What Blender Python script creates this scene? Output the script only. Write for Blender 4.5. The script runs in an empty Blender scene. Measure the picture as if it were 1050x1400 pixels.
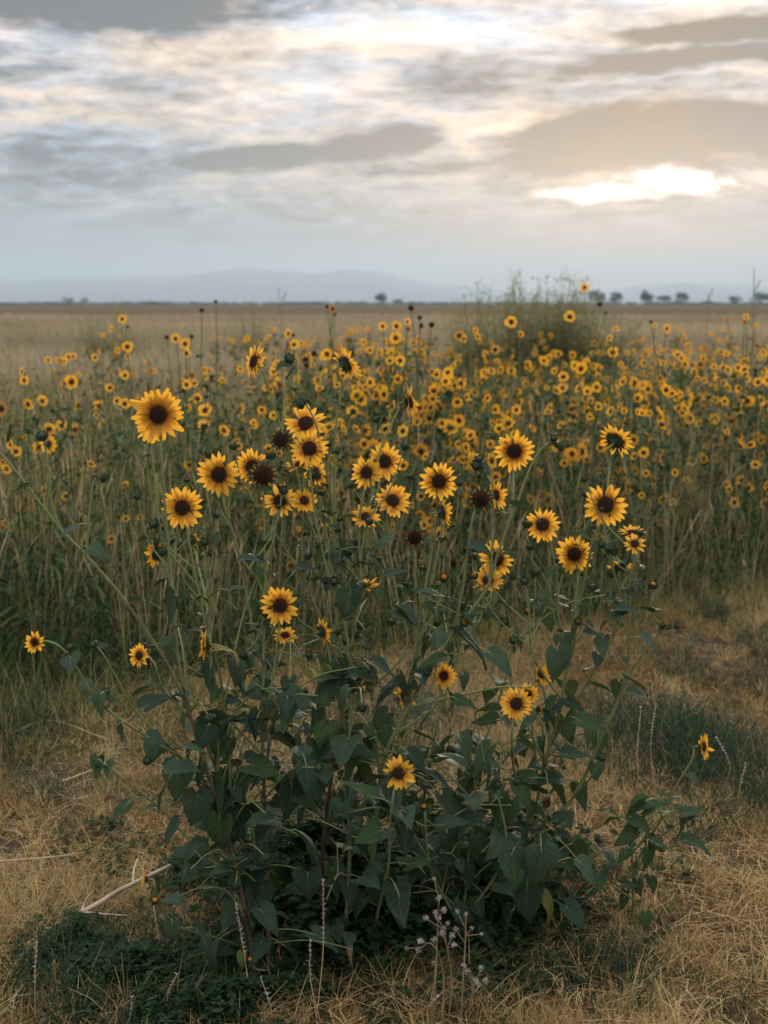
import bpy, math, random
import numpy as np
from mathutils import Vector, Matrix

random.seed(7)
rng = np.random.default_rng(11)
R_ = math.radians
SC = bpy.context.scene
COL = SC.collection

# ------------------------------------------------------------------ camera
CAM_H = 1.45
FPX = 1944.4                       # focal length in pixels of a 1050 x 1400 frame (50 mm on 36 mm)
PITCH = R_(8.34)
cam_d = bpy.data.cameras.new('camera')
cam = bpy.data.objects.new('camera', cam_d)
COL.objects.link(cam)
cam.location = (0, 0, CAM_H)
cam.rotation_euler = (math.pi / 2 - PITCH, 0, 0)
cam_d.sensor_fit = 'VERTICAL'
cam_d.sensor_height = 36
cam_d.sensor_width = 27
cam_d.lens = 50
cam_d.clip_start = 0.05
cam_d.clip_end = 60000
cam_d.dof.use_dof = True
cam_d.dof.focus_distance = 3.05
cam_d.dof.aperture_fstop = 5.2
SC.camera = cam

# ------------------------------------------------------------------ world, sun, exposure
SUN_EL, SUN_AZ = R_(4.6), R_(9.9)      # azimuth measured from +Y towards +X


class Nodes:
    def __init__(s, tree):
        s.t = tree
        s.n = tree.nodes
        s.l = tree.links

    def new(s, kind, **kw):
        nd = s.n.new(kind)
        for k, v in kw.items():
            setattr(nd, k, v)
        return nd

    def put(s, sock, v):
        if v is None:
            return
        if isinstance(v, bpy.types.NodeSocket):
            s.l.new(v, sock)
        elif isinstance(v, (tuple, list)) and len(v) == 3 and sock.type == 'RGBA':
            sock.default_value = (*v, 1)
        else:
            sock.default_value = v

    def m(s, op, a, b=None, c=None, clamp=False):
        nd = s.new('ShaderNodeMath', operation=op, use_clamp=clamp)
        s.put(nd.inputs[0], a)
        s.put(nd.inputs[1], b)
        s.put(nd.inputs[2], c)
        return nd.outputs[0]

    def add(s, a, b): return s.m('ADD', a, b)
    def mul(s, a, b): return s.m('MULTIPLY', a, b)

    def mix(s, f, a, b, blend='MIX'):
        nd = s.new('ShaderNodeMix', data_type='RGBA', blend_type=blend)
        s.put(nd.inputs[0], f)
        s.put(nd.inputs[6], a)
        s.put(nd.inputs[7], b)
        return nd.outputs[2]

    def vec(s, x, y, z=0.0):
        nd = s.new('ShaderNodeCombineXYZ')
        s.put(nd.inputs[0], x)
        s.put(nd.inputs[1], y)
        s.put(nd.inputs[2], z)
        return nd.outputs[0]

    def noise(s, v, scale, detail=4, rough=0.55, dist=0.0, out=0):
        nd = s.new('ShaderNodeTexNoise')
        if v is not None:
            s.l.new(v, nd.inputs['Vector'])
        nd.inputs['Scale'].default_value = scale
        nd.inputs['Detail'].default_value = detail
        nd.inputs['Roughness'].default_value = rough
        nd.inputs['Distortion'].default_value = dist
        return nd.outputs[out]

    def smooth(s, v, a, b, c=0.0, d=1.0):
        nd = s.new('ShaderNodeMapRange', interpolation_type='SMOOTHSTEP')
        s.put(nd.inputs[0], v)
        for i, q in enumerate((a, b, c, d)):
            s.put(nd.inputs[i + 1], q)
        return nd.outputs[0]

    def ramp(s, f, stops):
        nd = s.new('ShaderNodeValToRGB')
        e = nd.color_ramp.elements
        e[0].position, e[0].color = stops[0][0], (*stops[0][1], 1)
        e[1].position, e[1].color = stops[-1][0], (*stops[-1][1], 1)
        for p, c in stops[1:-1]:
            q = e.new(p)
            q.color = (*c, 1)
        s.put(nd.inputs[0], f)
        return nd.outputs[0]


world = bpy.data.worlds.new('World')
SC.world = world
world.use_nodes = True
W = Nodes(world.node_tree)
W.n.clear()
sky = W.new('ShaderNodeTexSky', sky_type='NISHITA', sun_disc=False)
sky.sun_elevation = SUN_EL
sky.sun_rotation = SUN_AZ
sky.air_density = 1.0
sky.dust_density = 1.5
geo = W.new('ShaderNodeTexCoord').outputs['Generated']
sep = W.new('ShaderNodeSeparateXYZ')
W.l.new(geo, sep.inputs[0])
dx, dy, dz = sep.outputs
az = W.m('ARCTAN2', dx, dy)
el = W.m('ARCSINE', dz)
# cloud deck seen in perspective: streaks near the horizon, open cells overhead
zz = W.add(W.m('MAXIMUM', dz, 0.0), 0.10)
deck = W.vec(W.m('DIVIDE', dx, zz), W.m('DIVIDE', dy, zz), 0.0)
# angular coordinates in units of 0.1 rad, warped so that cloud edges are ragged
ang = W.vec(W.mul(az, 10), W.mul(el, 10), 0.0)
w1 = W.noise(W.vec(W.mul(az, 9), W.mul(el, 26), 3.0), 1.0, 5, 0.6, 0.0, 1)
ws = W.new('ShaderNodeSeparateXYZ')
W.l.new(w1, ws.inputs[0])
A = W.add(W.mul(az, 10), W.mul(W.add(ws.outputs[0], -0.5), 0.42))
E = W.add(W.mul(el, 10), W.mul(W.add(ws.outputs[1], -0.5), 0.15))
w2 = W.noise(W.vec(W.mul(az, 42), W.mul(el, 100), 8.0), 1.0, 4, 0.6, 0.0, 1)
ws2 = W.new('ShaderNodeSeparateXYZ')
W.l.new(w2, ws2.inputs[0])
A = W.add(A, W.mul(W.add(ws2.outputs[0], -0.5), 0.16))
E = W.add(E, W.mul(W.add(ws2.outputs[1], -0.5), 0.075))


def blob(a0, e0, sa, se, tilt=0.0, hard=1.0):
    """soft elongated cloud, centre and half sizes in 0.1 rad"""
    da = W.add(A, -a0)
    de = W.add(E, -e0)
    if tilt:
        de = W.add(de, W.mul(da, -tilt))
    q = W.m('MULTIPLY_ADD', W.mul(da, da), 1 / sa ** 2, W.mul(W.mul(de, de), 1 / se ** 2))
    if hard != 1.0:
        q = W.m('POWER', q, hard)
    return W.m('EXPONENT', W.mul(q, -1.0))


fb = W.noise(deck, 0.85, 8, 0.58, 0.35)
fb2 = W.noise(deck, 2.6, 6, 0.6, 0.5)
# radiance of the cloud deck
L = W.smooth(W.add(W.mul(fb, 0.75), W.mul(fb2, 0.25)), 0.33, 0.70, 0.23, 0.50)
lowband = W.smooth(el, 0.040, 0.122, 1.0, 0.0)
L = W.m('MULTIPLY_ADD', W.add(0.21, W.mul(L, -1.0)), W.mul(lowband, 0.9), L)
WARM = W.smooth(fb2, 0.36, 0.62, 0.10, 0.75)
WARM = W.mul(WARM, W.smooth(el, 0.04, 0.11, 0.10, 1.0))
#        centre az, el (0.1 rad)  half sizes       tilt  hard  dL     dWarm
CLOUDS = [(-2.10, 2.00, 1.25, 0.24, -0.03, 2.0, -0.36, -0.35),    # grey bank at the top
          (-0.10, 2.14, 1.10, 0.09, 0.02, 1.8, -0.28, -0.25),
          (-0.10, 1.80, 0.90, 0.10, 0.02, 1.2, 0.22, 0.05),       # white veil in the middle
          (-0.50, 1.45, 0.75, 0.13, 0.04, 1.3, 0.24, 0.10),
          (0.65, 1.78, 0.50, 0.12, -0.10, 1.4, 0.22, 0.0),
          (0.75, 1.50, 0.70, 0.13, 0.05, 1.6, -0.16, -0.35),
          (2.30, 1.77, 0.75, 0.075, 0.03, 2.4, -0.36, -0.05),     # dark streaks upper right
          (2.05, 1.60, 0.95, 0.06, 0.03, 2.2, -0.24, 0.05),
          (2.40, 2.05, 0.80, 0.14, 0.0, 1.6, 0.24, 0.0),
          (2.15, 1.495, 0.75, 0.018, 0.02, 1.2, 0.30, 0.40),
          (-2.35, 1.50, 0.28, 0.06, 0.10, 2.0, -0.20, -0.2),
          (-1.60, 1.30, 1.20, 0.16, -0.02, 1.2, 0.10, 0.40),      # cream streaks on the left
          (-1.10, 1.66, 0.90, 0.10, 0.02, 1.2, 0.06, 0.35),
          (-2.15, 1.00, 1.00, 0.19, 0.05, 1.5, -0.11, -0.6),      # blue grey bank
          (-0.86, 0.965, 0.58, 0.080, 0.04, 3.0, -0.34, -0.70),   # dark lens cloud
          (-0.02, 1.08, 0.36, 0.11, 0.14, 2.4, -0.24, -0.25),
          (0.20, 0.90, 0.45, 0.045, 0.03, 2.0, -0.16, -0.3),
          (0.30, 1.28, 0.42, 0.05, -0.05, 1.4, 0.24, 0.35),
          (0.52, 1.04, 0.14, 0.10, -0.6, 1.5, 0.30, 0.5),         # golden rim
          (0.80, 1.18, 0.32, 0.055, 0.25, 1.5, 0.26, 0.5),
          (-0.35, 0.80, 0.60, 0.03, 0.03, 1.4, 0.10, 0.5),
          (1.75, 1.10, 1.05, 0.25, 0.05, 2.2, -0.30, 0.15),       # brown grey bank over the sun
          (2.60, 1.12, 0.60, 0.17, 0.0, 1.8, -0.12, -0.5),
          (1.30, 0.83, 0.55, 0.04, 0.10, 1.4, 0.14, 0.45),
          (2.62, 0.83, 0.22, 0.05, 0.1, 1.8, 0.34, 0.6)]
for a0, e0, sa, se, tl, hd, dl, dw in CLOUDS:
    b = blob(a0, e0, sa, se, tl, hd)
    L = W.add(L, W.mul(b, dl * (1.35 if dl < 0 else 0.75)))
    WARM = W.add(WARM, W.mul(b, dw))
st3 = W.noise(W.vec(W.mul(az, 16), W.mul(el, 70), 1.0), 1.0, 7, 0.62, 0.6)
L = W.m('MULTIPLY_ADD', W.add(st3, -0.5), W.smooth(el, 0.030, 0.070, 0.15, 0.85), L)
WARM = W.m('MULTIPLY_ADD', W.add(st3, -0.5), W.smooth(el, 0.035, 0.08, 0.2, 1.5), WARM)
st4 = W.noise(W.vec(W.mul(az, 44), W.mul(el, 150), 2.0), 1.0, 5, 0.6, 0.5)
L = W.m('MULTIPLY_ADD', W.add(st4, -0.5), W.smooth(el, 0.035, 0.075, 0.08, 0.70), L)
# the lit gap the sun stands behind, with its glow
gap = W.m('MAXIMUM', blob(1.54, 0.745, 0.62, 0.070, 0.07, 1.3), blob(1.98, 0.80, 0.44, 0.115, 0.0, 1.5))
rag = W.noise(W.vec(W.mul(az, 34), W.mul(el, 95), 5.0), 1.0, 6, 0.62, 0.3)
gapv = W.m('MULTIPLY_ADD', W.add(rag, -0.5), 1.9, gap)
gap = W.smooth(gapv, 0.34, 0.50)
core = W.smooth(gapv, 0.40, 0.85)
glow = blob(1.60, 0.82, 1.15, 0.24, 0.04, 0.8)
L = W.add(W.m('MAXIMUM', L, 0.07), W.mul(glow, 0.10))
# a cloud deck is brighter overhead, where it is thinnest along the line of sight
L = W.mul(L, W.m('MULTIPLY_ADD', W.m('MAXIMUM', dz, 0.0), 1.45, 0.52))
WARM = W.m('ADD', WARM, W.mul(glow, 0.35), clamp=True)
cool, warm = (0.79, 0.945, 1.20), (1.22, 0.98, 0.79)
ccol = W.mix(WARM, cool, warm)
cl = W.new('ShaderNodeVectorMath', operation='SCALE')
W.l.new(ccol, cl.inputs[0])
W.l.new(L, cl.inputs['Scale'])
ns = W.new('ShaderNodeVectorMath', operation='SCALE')
W.l.new(sky.outputs[0], ns.inputs[0])
ns.inputs['Scale'].default_value = 0.10
full = W.mix(0.95, ns.outputs[0], cl.outputs[0])
full = W.mix(gap, full, W.mix(core, (0.50, 0.345, 0.22), (0.85, 0.76, 0.62)))
bg = W.new('ShaderNodeBackground')
W.l.new(full, bg.inputs[0])
bg.inputs[1].default_value = 1.0
W.l.new(bg.outputs[0], W.new('ShaderNodeOutputWorld').inputs[0])

world.cycles.sampling_method = 'NONE'
sun_d = bpy.data.lights.new('sun', 'SUN')
sun = bpy.data.objects.new('sun', sun_d)
COL.objects.link(sun)
sun_d.energy = 3.4
sun_d.angle = R_(12)
sun_d.color = (1.0, 0.84, 0.63)
sdir = Vector((math.sin(SUN_AZ) * math.cos(SUN_EL), math.cos(SUN_AZ) * math.cos(SUN_EL), math.sin(SUN_EL)))
sun.rotation_euler = (-sdir).to_track_quat('-Z', 'Y').to_euler()

SC.view_settings.view_transform = 'Standard'
SC.view_settings.look = 'None'
SC.view_settings.exposure = 1.2
SC.view_settings.gamma = 1.0
SC.cycles.max_bounces = 4
SC.cycles.diffuse_bounces = 1
SC.cycles.glossy_bounces = 2
SC.cycles.transmission_bounces = 2
SC.cycles.volume_bounces = 1
SC.cycles.transparent_max_bounces = 4
SC.cycles.caustics_reflective = False
SC.cycles.caustics_refractive = False
SC.cycles.use_denoising = True


# ------------------------------------------------------------------ helpers
def unproject(px, py, Y):
    """world point at distance Y in front of the camera that a place in the photograph shows"""
    u, v = (px - 525) / FPX, (700 - py) / FPX
    d = Vector((u, math.cos(PITCH) + v * math.sin(PITCH), -math.sin(PITCH) + v * math.cos(PITCH)))
    return Vector((0, 0, CAM_H)) + d * (Y / d.y)


def on_ground(px, py):
    u, v = (px - 525) / FPX, (700 - py) / FPX
    d = Vector((u, math.cos(PITCH) + v * math.sin(PITCH), -math.sin(PITCH) + v * math.cos(PITCH)))
    return Vector((0, 0, CAM_H)) + d * (CAM_H / -d.z)


def tag(o, label=None, cat=None, group=None, kind=None):
    if label: o['label'] = label
    if cat: o['category'] = cat
    if group: o['group'] = group
    if kind: o['kind'] = kind
    return o


def empty(name, loc):
    o = bpy.data.objects.new(name, None)
    COL.objects.link(o)
    o.location = loc
    o.empty_display_size = 0.1
    return o


def link(name, me, parent=None, matrix=None):
    o = bpy.data.objects.new(name, me)
    COL.objects.link(o)
    if parent is not None:
        o.parent = parent
    if matrix is not None:
        o.matrix_local = matrix
    return o


def np_mesh(name, V, T, mat, attrs=None, smooth=True, mats=None, mi=None):
    me = bpy.data.meshes.new(name)
    V = np.asarray(V, dtype=np.float32)
    T = np.asarray(T, dtype=np.int32)
    me.vertices.add(len(V))
    me.vertices.foreach_set('co', V.ravel())
    me.loops.add(T.size)
    me.loops.foreach_set('vertex_index', T.ravel())
    me.polygons.add(len(T))
    me.polygons.foreach_set('loop_start', np.arange(len(T), dtype=np.int32) * 3)
    if smooth:
        me.polygons.foreach_set('use_smooth', np.ones(len(T), dtype=bool))
    for k, a in (attrs or {}).items():
        at = me.attributes.new(k, 'FLOAT', 'POINT')
        at.data.foreach_set('value', np.asarray(a, dtype=np.float32))
    for m in (mats or [mat]):
        me.materials.append(m)
    if mi is not None:
        me.polygons.foreach_set('material_index', np.asarray(mi, dtype=np.int32))
    me.update(calc_edges=True)
    return me


class MB:
    """collects triangles with per-vertex attributes and a material per triangle"""
    def __init__(s):
        s.v, s.t, s.a, s.b, s.m = [], [], [], [], []

    def vert(s, p, a=0.0, b=0.0):
        s.v.append((p[0], p[1], p[2]))
        s.a.append(a)
        s.b.append(b)
        return len(s.v) - 1

    def tri(s, i, j, k, m=0):
        s.t.append((i, j, k))
        s.m.append(m)

    def quad(s, i, j, k, l, m=0):
        s.tri(i, j, k, m)
        s.tri(i, k, l, m)

    def tube(s, pts, r0, r1, n=6, a0=0.0, a1=0.0, m=0, cap=True, rough=0.0):
        pts = [Vector(p) for p in pts]
        rings = []
        ref = Vector((0.31, 0.77, 0.55))
        k = len(pts)
        for i, p in enumerate(pts):
            d = (pts[min(i + 1, k - 1)] - pts[max(i - 1, 0)])
            if d.length < 1e-7: d = Vector((0, 0, 1))
            d.normalize()
            x = d.cross(ref)
            if x.length < 1e-3: x = d.cross(Vector((1, 0, 0)))
            x.normalize()
            y = d.cross(x)
            t = i / max(k - 1, 1)
            r = r0 + (r1 - r0) * t
            if rough: r *= 1 + random.uniform(-rough, rough)
            a = a0 + (a1 - a0) * t
            rings.append([s.vert(p + x * (r * math.cos(6.2832 * q / n)) + y * (r * math.sin(6.2832 * q / n)), a, t) for q in range(n)])
        for i in range(k - 1):
            for q in range(n):
                s.quad(rings[i][q], rings[i][(q + 1) % n], rings[i + 1][(q + 1) % n], rings[i + 1][q], m)
        if cap:
            c = s.vert(pts[-1], a1, 1)
            for q in range(n):
                s.tri(rings[-1][q], rings[-1][(q + 1) % n], c, m)

    def mesh(s, name, mats, smooth=True):
        if not isinstance(mats, (list, tuple)): mats = [mats]
        return np_mesh(name, s.v, s.t, None, {'a': s.a, 'b': s.b}, smooth, mats, s.m)


def catmull(pts, step):
    pts = [Vector(p) for p in pts]
    if len(pts) < 3:
        n = max(2, int((pts[1] - pts[0]).length / step) + 1)
        return [pts[0].lerp(pts[1], i / (n - 1)) for i in range(n)]
    P = [pts[0] * 2 - pts[1]] + pts + [pts[-1] * 2 - pts[-2]]
    out = []
    for i in range(1, len(P) - 2):
        p0, p1, p2, p3 = P[i - 1:i + 3]
        n = max(2, int((p2 - p1).length / step))
        for j in range(n):
            t = j / n
            out.append(0.5 * ((2 * p1) + (p2 - p0) * t + (2 * p0 - 5 * p1 + 4 * p2 - p3) * t * t + (3 * p1 - p0 - 3 * p2 + p3) * t ** 3))
    out.append(pts[-1])
    return out


def vnoise(x, y, seed=0):
    """smooth value noise for patchy ground"""
    x = np.asarray(x, dtype=np.float64)
    y = np.asarray(y, dtype=np.float64)
    def h(i, j):
        q = np.sin(i * 127.1 + j * 311.7 + seed * 74.7) * 43758.5453
        return q - np.floor(q)
    xi, yi = np.floor(x), np.floor(y)
    fx, fy = x - xi, y - yi
    fx = fx * fx * (3 - 2 * fx)
    fy = fy * fy * (3 - 2 * fy)
    return (h(xi, yi) * (1 - fx) + h(xi + 1, yi) * fx) * (1 - fy) + (h(xi, yi + 1) * (1 - fx) + h(xi + 1, yi + 1) * fx) * fy


def fnoise(x, y, seed=0):
    return 0.55 * vnoise(x, y, seed) + 0.3 * vnoise(x * 2.1, y * 2.1, seed + 3) + 0.15 * vnoise(x * 4.3, y * 4.3, seed + 9)


# ------------------------------------------------------------------ materials
def material(name):
    m = bpy.data.materials.new(name)
    m.use_nodes = True
    N = Nodes(m.node_tree)
    N.n.clear()
    return m, N


def finish(N, color, rough=0.7, trans=0.0, tcol=None, bump=None, bstr=0.3, bdist=0.002, spec=0.3, sheen=0.0):
    p = N.new('ShaderNodeBsdfPrincipled')
    N.put(p.inputs['Base Color'], color)
    N.put(p.inputs['Roughness'], rough)
    p.inputs['Specular IOR Level'].default_value = spec
    if sheen:
        p.inputs['Sheen Weight'].default_value = sheen
        p.inputs['Sheen Roughness'].default_value = 0.6
    if bump is not None:
        b = N.new('ShaderNodeBump')
        b.inputs['Strength'].default_value = bstr
        b.inputs['Distance'].default_value = bdist
        N.l.new(bump, b.inputs['Height'])
        N.l.new(b.outputs[0], p.inputs['Normal'])
    o = p.outputs[0]
    if trans:
        t = N.new('ShaderNodeBsdfTranslucent')
        N.put(t.inputs[0], tcol if tcol is not None else color)
        mx = N.new('ShaderNodeMixShader')
        mx.inputs[0].default_value = trans
        N.l.new(o, mx.inputs[1])
        N.l.new(t.outputs[0], mx.inputs[2])
        o = mx.outputs[0]
    N.l.new(o, N.new('ShaderNodeOutputMaterial').inputs[0])


def attr(N, k):
    return N.new('ShaderNodeAttribute', attribute_name=k).outputs['Fac']


def orand(N):
    return N.new('ShaderNodeObjectInfo').outputs['Random']


def objco(N):
    return N.new('ShaderNodeTexCoord').outputs['Object']


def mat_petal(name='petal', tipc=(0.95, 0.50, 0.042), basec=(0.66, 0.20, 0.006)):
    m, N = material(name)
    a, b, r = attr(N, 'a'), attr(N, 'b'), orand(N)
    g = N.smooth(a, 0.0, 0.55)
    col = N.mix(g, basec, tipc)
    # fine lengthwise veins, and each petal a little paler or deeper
    st = N.noise(N.vec(N.mul(a, 1.5), N.mul(b, 9.0), N.mul(r, 30)), 1.0, 3, 0.6)
    col = N.mix(N.smooth(st, 0.45, 0.75, 0.0, 0.35), col, (0.55, 0.24, 0.012))
    col = N.mix(N.mul(r, 0.3), col, (0.95, 0.60, 0.10))
    finish(N, col, 0.55, 0.42, col, st, 0.25, 0.001, 0.25)
    return m


def mat_leaf(name='leaf', dark=(0.014, 0.038, 0.022), light=(0.052, 0.096, 0.054), vein=(0.10, 0.14, 0.09)):
    m, N = material(name)
    a, b, r = attr(N, 'a'), attr(N, 'b'), orand(N)
    oc = objco(N)
    no = N.noise(oc, 14, 4, 0.6)
    col = N.mix(N.m('MULTIPLY_ADD', r, 0.7, N.mul(no, 0.35)), dark, light)
    ab = N.m('ABSOLUTE', b)
    mid = N.smooth(ab, 0.02, 0.06, 1.0, 0.0)
    fr = N.m('FRACT', N.mul(N.m('SUBTRACT', a, N.mul(ab, 0.32)), 6.0))
    lat = N.smooth(N.m('ABSOLUTE', N.add(fr, -0.5)), 0.03, 0.09, 0.75, 0.0)
    v = N.m('MAXIMUM', mid, lat)
    col = N.mix(N.mul(v, 0.55), col, vein)
    blot = N.smooth(N.noise(oc, 5.5, 3, 0.7), 0.62, 0.75)
    col = N.mix(N.mul(blot, 0.25), col, (0.11, 0.12, 0.045))
    hgt = N.add(N.mul(no, 0.6), N.mul(v, -0.5))
    finish(N, col, 0.68, 0.20, N.mix(0.5, col, (0.09, 0.13, 0.02)), hgt, 0.5, 0.004, 0.22, 0.03)
    return m


def mat_stem(name, green=(0.20, 0.235, 0.080), brown=(0.10, 0.052, 0.036)):
    m, N = material(name)
    a = attr(N, 'a')
    no = N.noise(objco(N), 40, 3, 0.6)
    col = N.mix(N.smooth(N.add(a, N.mul(N.add(no, -0.5), 0.7)), 0.25, 0.75), green, brown)
    col = N.mix(N.smooth(no, 0.5, 0.8, 0, 0.4), col, (0.19, 0.20, 0.11))
    finish(N, col, 0.7, 0, None, N.noise(objco(N), 260, 2, 0.5), 0.5, 0.001, 0.25, 0.08)
    return m


def mat_tint(name, stops, trans=0.25, rough=0.75):
    """colour chosen by the plant's own tint value"""
    m, N = material(name)
    a = attr(N, 'a')
    col = N.ramp(a, stops)
    finish(N, col, rough, trans, col, None, spec=0.2)
    return m


def mat_plain(name, c0, c1, scale=30, rough=0.7, trans=0.0, bump=0.4, bdist=0.002):
    m, N = material(name)
    no = N.noise(objco(N), scale, 4, 0.6)
    col = N.mix(N.smooth(no, 0.3, 0.7), c0, c1)
    finish(N, col, rough, trans, col, no, bump, bdist)
    return m


M_PETAL = mat_petal()
M_WITHER = mat_petal('withered_petal', (0.50, 0.20, 0.02), (0.22, 0.05, 0.01))
M_FPETAL = mat_petal('field_petal', (0.94, 0.49, 0.022), (0.64, 0.19, 0.006))
M_LEAF = mat_leaf()
M_LEAF_B = mat_leaf('leaf_bright', (0.022, 0.056, 0.020), (0.045, 0.092, 0.030), (0.10, 0.15, 0.07))
M_STEM = mat_stem('stem')
M_LEAF_Y = mat_leaf('leaf_yellowing', (0.09, 0.11, 0.02), (0.20, 0.17, 0.03), (0.24, 0.22, 0.08))
M_CALYX = mat_plain('calyx', (0.035, 0.065, 0.032), (0.07, 0.10, 0.045), 60, 0.7, 0.1)
M_BGLEAF = mat_tint('field_leaf', [(0, (0.026, 0.062, 0.026)), (0.5, (0.066, 0.120, 0.040)), (0.85, (0.15, 0.16, 0.062)), (1, (0.30, 0.20, 0.07))], 0.15)
M_BGSTEM = mat_tint('field_stem', [(0, (0.11, 0.16, 0.06)), (0.6, (0.19, 0.21, 0.085)), (1, (0.30, 0.25, 0.13))], 0.0)
M_GRASS_DRY = mat_tint('dry_grass', [(0, (0.17, 0.10, 0.036)), (0.35, (0.48, 0.315, 0.115)), (0.7, (0.80, 0.60, 0.29)), (0.9, (0.26, 0.24, 0.09)), (1, (0.12, 0.15, 0.06))], 0.3)
M_GRASS_GREEN = mat_tint('green_grass', [(0, (0.024, 0.054, 0.032)), (0.5, (0.046, 0.090, 0.046)), (0.85, (0.10, 0.135, 0.055)), (1, (0.32, 0.25, 0.12))], 0.3)
M_GRASS_TALL = mat_tint('tall_grass', [(0, (0.026, 0.062, 0.026)), (0.28, (0.084, 0.150, 0.036)), (0.5, (0.25, 0.27, 0.052)), (0.7, (0.36, 0.27, 0.12)), (1, (0.58, 0.46, 0.26))], 0.15)
M_MEADOW = mat_tint('meadow_grass', [(0, (0.235, 0.20, 0.125)), (0.5, (0.375, 0.315, 0.20)), (1, (0.49, 0.42, 0.29))], 0.3)
M_STRAW = mat_plain('straw', (0.42, 0.30, 0.16), (0.62, 0.48, 0.29), 25, 0.7)
M_BRANCH = mat_plain('bleached_wood', (0.42, 0.31, 0.19), (0.66, 0.53, 0.37), 22, 0.75, 0, 0.8, 0.004)
M_FLUFF = mat_plain('seed_fluff', (0.55, 0.48, 0.42), (0.80, 0.74, 0.68), 30, 0.9, 0.4)
M_DRYWEED = mat_plain('dry_weed_stem', (0.20, 0.15, 0.085), (0.33, 0.24, 0.13), 30, 0.8)
M_DEADLEAF = mat_plain('dead_leaf', (0.16, 0.10, 0.045), (0.34, 0.23, 0.11), 18, 0.8, 0.25)
M_COVER = mat_tint('creeping_weed', [(0, (0.012, 0.030, 0.011)), (0.6, (0.028, 0.060, 0.020)), (1, (0.065, 0.11, 0.036))], 0.2)
M_BUSHLEAF = mat_tint('bush_leaf', [(0, (0.15, 0.17, 0.07)), (0.6, (0.25, 0.26, 0.115)), (1, (0.40, 0.35, 0.18))], 0.45)
M_TREE = mat_tint('tree_leaf', [(0, (0.030, 0.042, 0.030)), (1, (0.060, 0.072, 0.045))], 0.15)
M_BARK = mat_plain('bark', (0.06, 0.045, 0.035), (0.12, 0.09, 0.065), 4, 0.9)

# disc florets: a dark brown head, ring of opened rusty florets
m, N = material('flower_disc')
a, r = attr(N, 'a'), orand(N)
no = N.noise(objco(N), 9, 3, 0.6)
col = N.ramp(a, [(0, (0.030, 0.026, 0.012)), (0.35, (0.026, 0.013, 0.008)), (0.62, (0.060, 0.022, 0.008)), (0.85, (0.11, 0.040, 0.010)), (1, (0.03, 0.012, 0.007))])
col = N.mix(N.smooth(no, 0.45, 0.75, 0, 0.5), col, (0.012, 0.007, 0.005))
finish(N, col, 0.7, 0, None, no, 0.3, 0.05, 0.25)
M_DISC = m

# ground: straw litter, dust by patches, soil with painted shade under the field
m, N = material('ground')
oc = objco(N)
n1 = N.noise(oc, 0.9, 5, 0.6)
n2 = N.noise(oc, 7.0, 6, 0.65)
n3 = N.noise(oc, 60.0, 4, 0.7)
n4 = N.noise(oc, 0.03, 5, 0.6)
straw = N.mix(N.smooth(n2, 0.3, 0.7), (0.075, 0.050, 0.026), (0.18, 0.125, 0.064))
straw = N.mix(N.smooth(n3, 0.35, 0.7, 0, 0.7), straw, (0.12, 0.08, 0.045))
dirt = N.mix(N.smooth(n3, 0.3, 0.7), (0.050, 0.040, 0.030), (0.13, 0.105, 0.08))
nearc = N.mix(N.smooth(n1, 0.47, 0.58), straw, dirt)
farc = N.mix(N.smooth(n4, 0.35, 0.65), (0.125, 0.098, 0.056), (0.17, 0.132, 0.078))
sp = N.new('ShaderNodeSeparateXYZ')
N.l.new(oc, sp.inputs[0])
under = N.mix(N.smooth(n2, 0.3, 0.7), (0.022, 0.024, 0.014), (0.050, 0.045, 0.026))  # dark soil below the field, deepened to stand in for shade among the stalks
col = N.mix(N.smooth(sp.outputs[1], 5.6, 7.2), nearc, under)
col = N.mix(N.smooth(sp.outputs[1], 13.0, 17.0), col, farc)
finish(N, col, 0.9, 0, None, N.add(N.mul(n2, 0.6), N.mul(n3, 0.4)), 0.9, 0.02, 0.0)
M_GROUND = m

M_MOUNTAIN = mat_plain('mountain', (0.20, 0.20, 0.18), (0.30, 0.28, 0.23), 0.002, 0.95, 0, 0.0)
m, N = material('haze_air')
N.n.clear()
pv = N.new('ShaderNodeVolumePrincipled')
pv.inputs['Color'].default_value = (0.42, 0.555, 0.70, 1)
pv.inputs['Density'].default_value = 0.00013
pv.inputs['Anisotropy'].default_value = 0.25
N.l.new(pv.outputs[0], N.new('ShaderNodeOutputMaterial').inputs['Volume'])
M_HAZE = m

# ------------------------------------------------------------------ ground, mountains, haze
def edge_y(x):
    """where the mown verge ends and the tall field begins"""
    return 5.80 + np.where(np.asarray(x) < 0, 0.90, 0.55) * x + 1.0 * (fnoise(np.asarray(x) * 1.7, 0 * np.asarray(x) + 3.3, 5) - 0.5)


gs = np.concatenate([-np.geomspace(16000, 6, 40), np.linspace(-5.5, 5.5, 90), np.geomspace(6, 16000, 40)])
gy = np.concatenate([-np.geomspace(16000, 6, 30), np.linspace(-5, 1.5, 8), np.linspace(1.7, 12, 110), np.geomspace(12.5, 16000, 45)])
gx, gyy = np.meshgrid(gs, gy)
near = np.clip(1 - np.maximum(np.abs(gx) - 4, 0) / 2, 0, 1) * np.clip(1 - np.maximum(gyy - 10, 0) / 3, 0, 1) * (gyy > 0)
gz = near * ((fnoise(gx * 2.2, gyy * 2.2, 2) - 0.5) * 0.05 - 0.012)
nx, ny = len(gs), len(gy)
idx = np.arange(nx * ny).reshape(ny, nx)
q = np.stack([idx[:-1, :-1], idx[:-1, 1:], idx[1:, 1:], idx[1:, :-1]], -1).reshape(-1, 4)
T = np.concatenate([q[:, [0, 1, 2]], q[:, [0, 2, 3]]])
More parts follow.
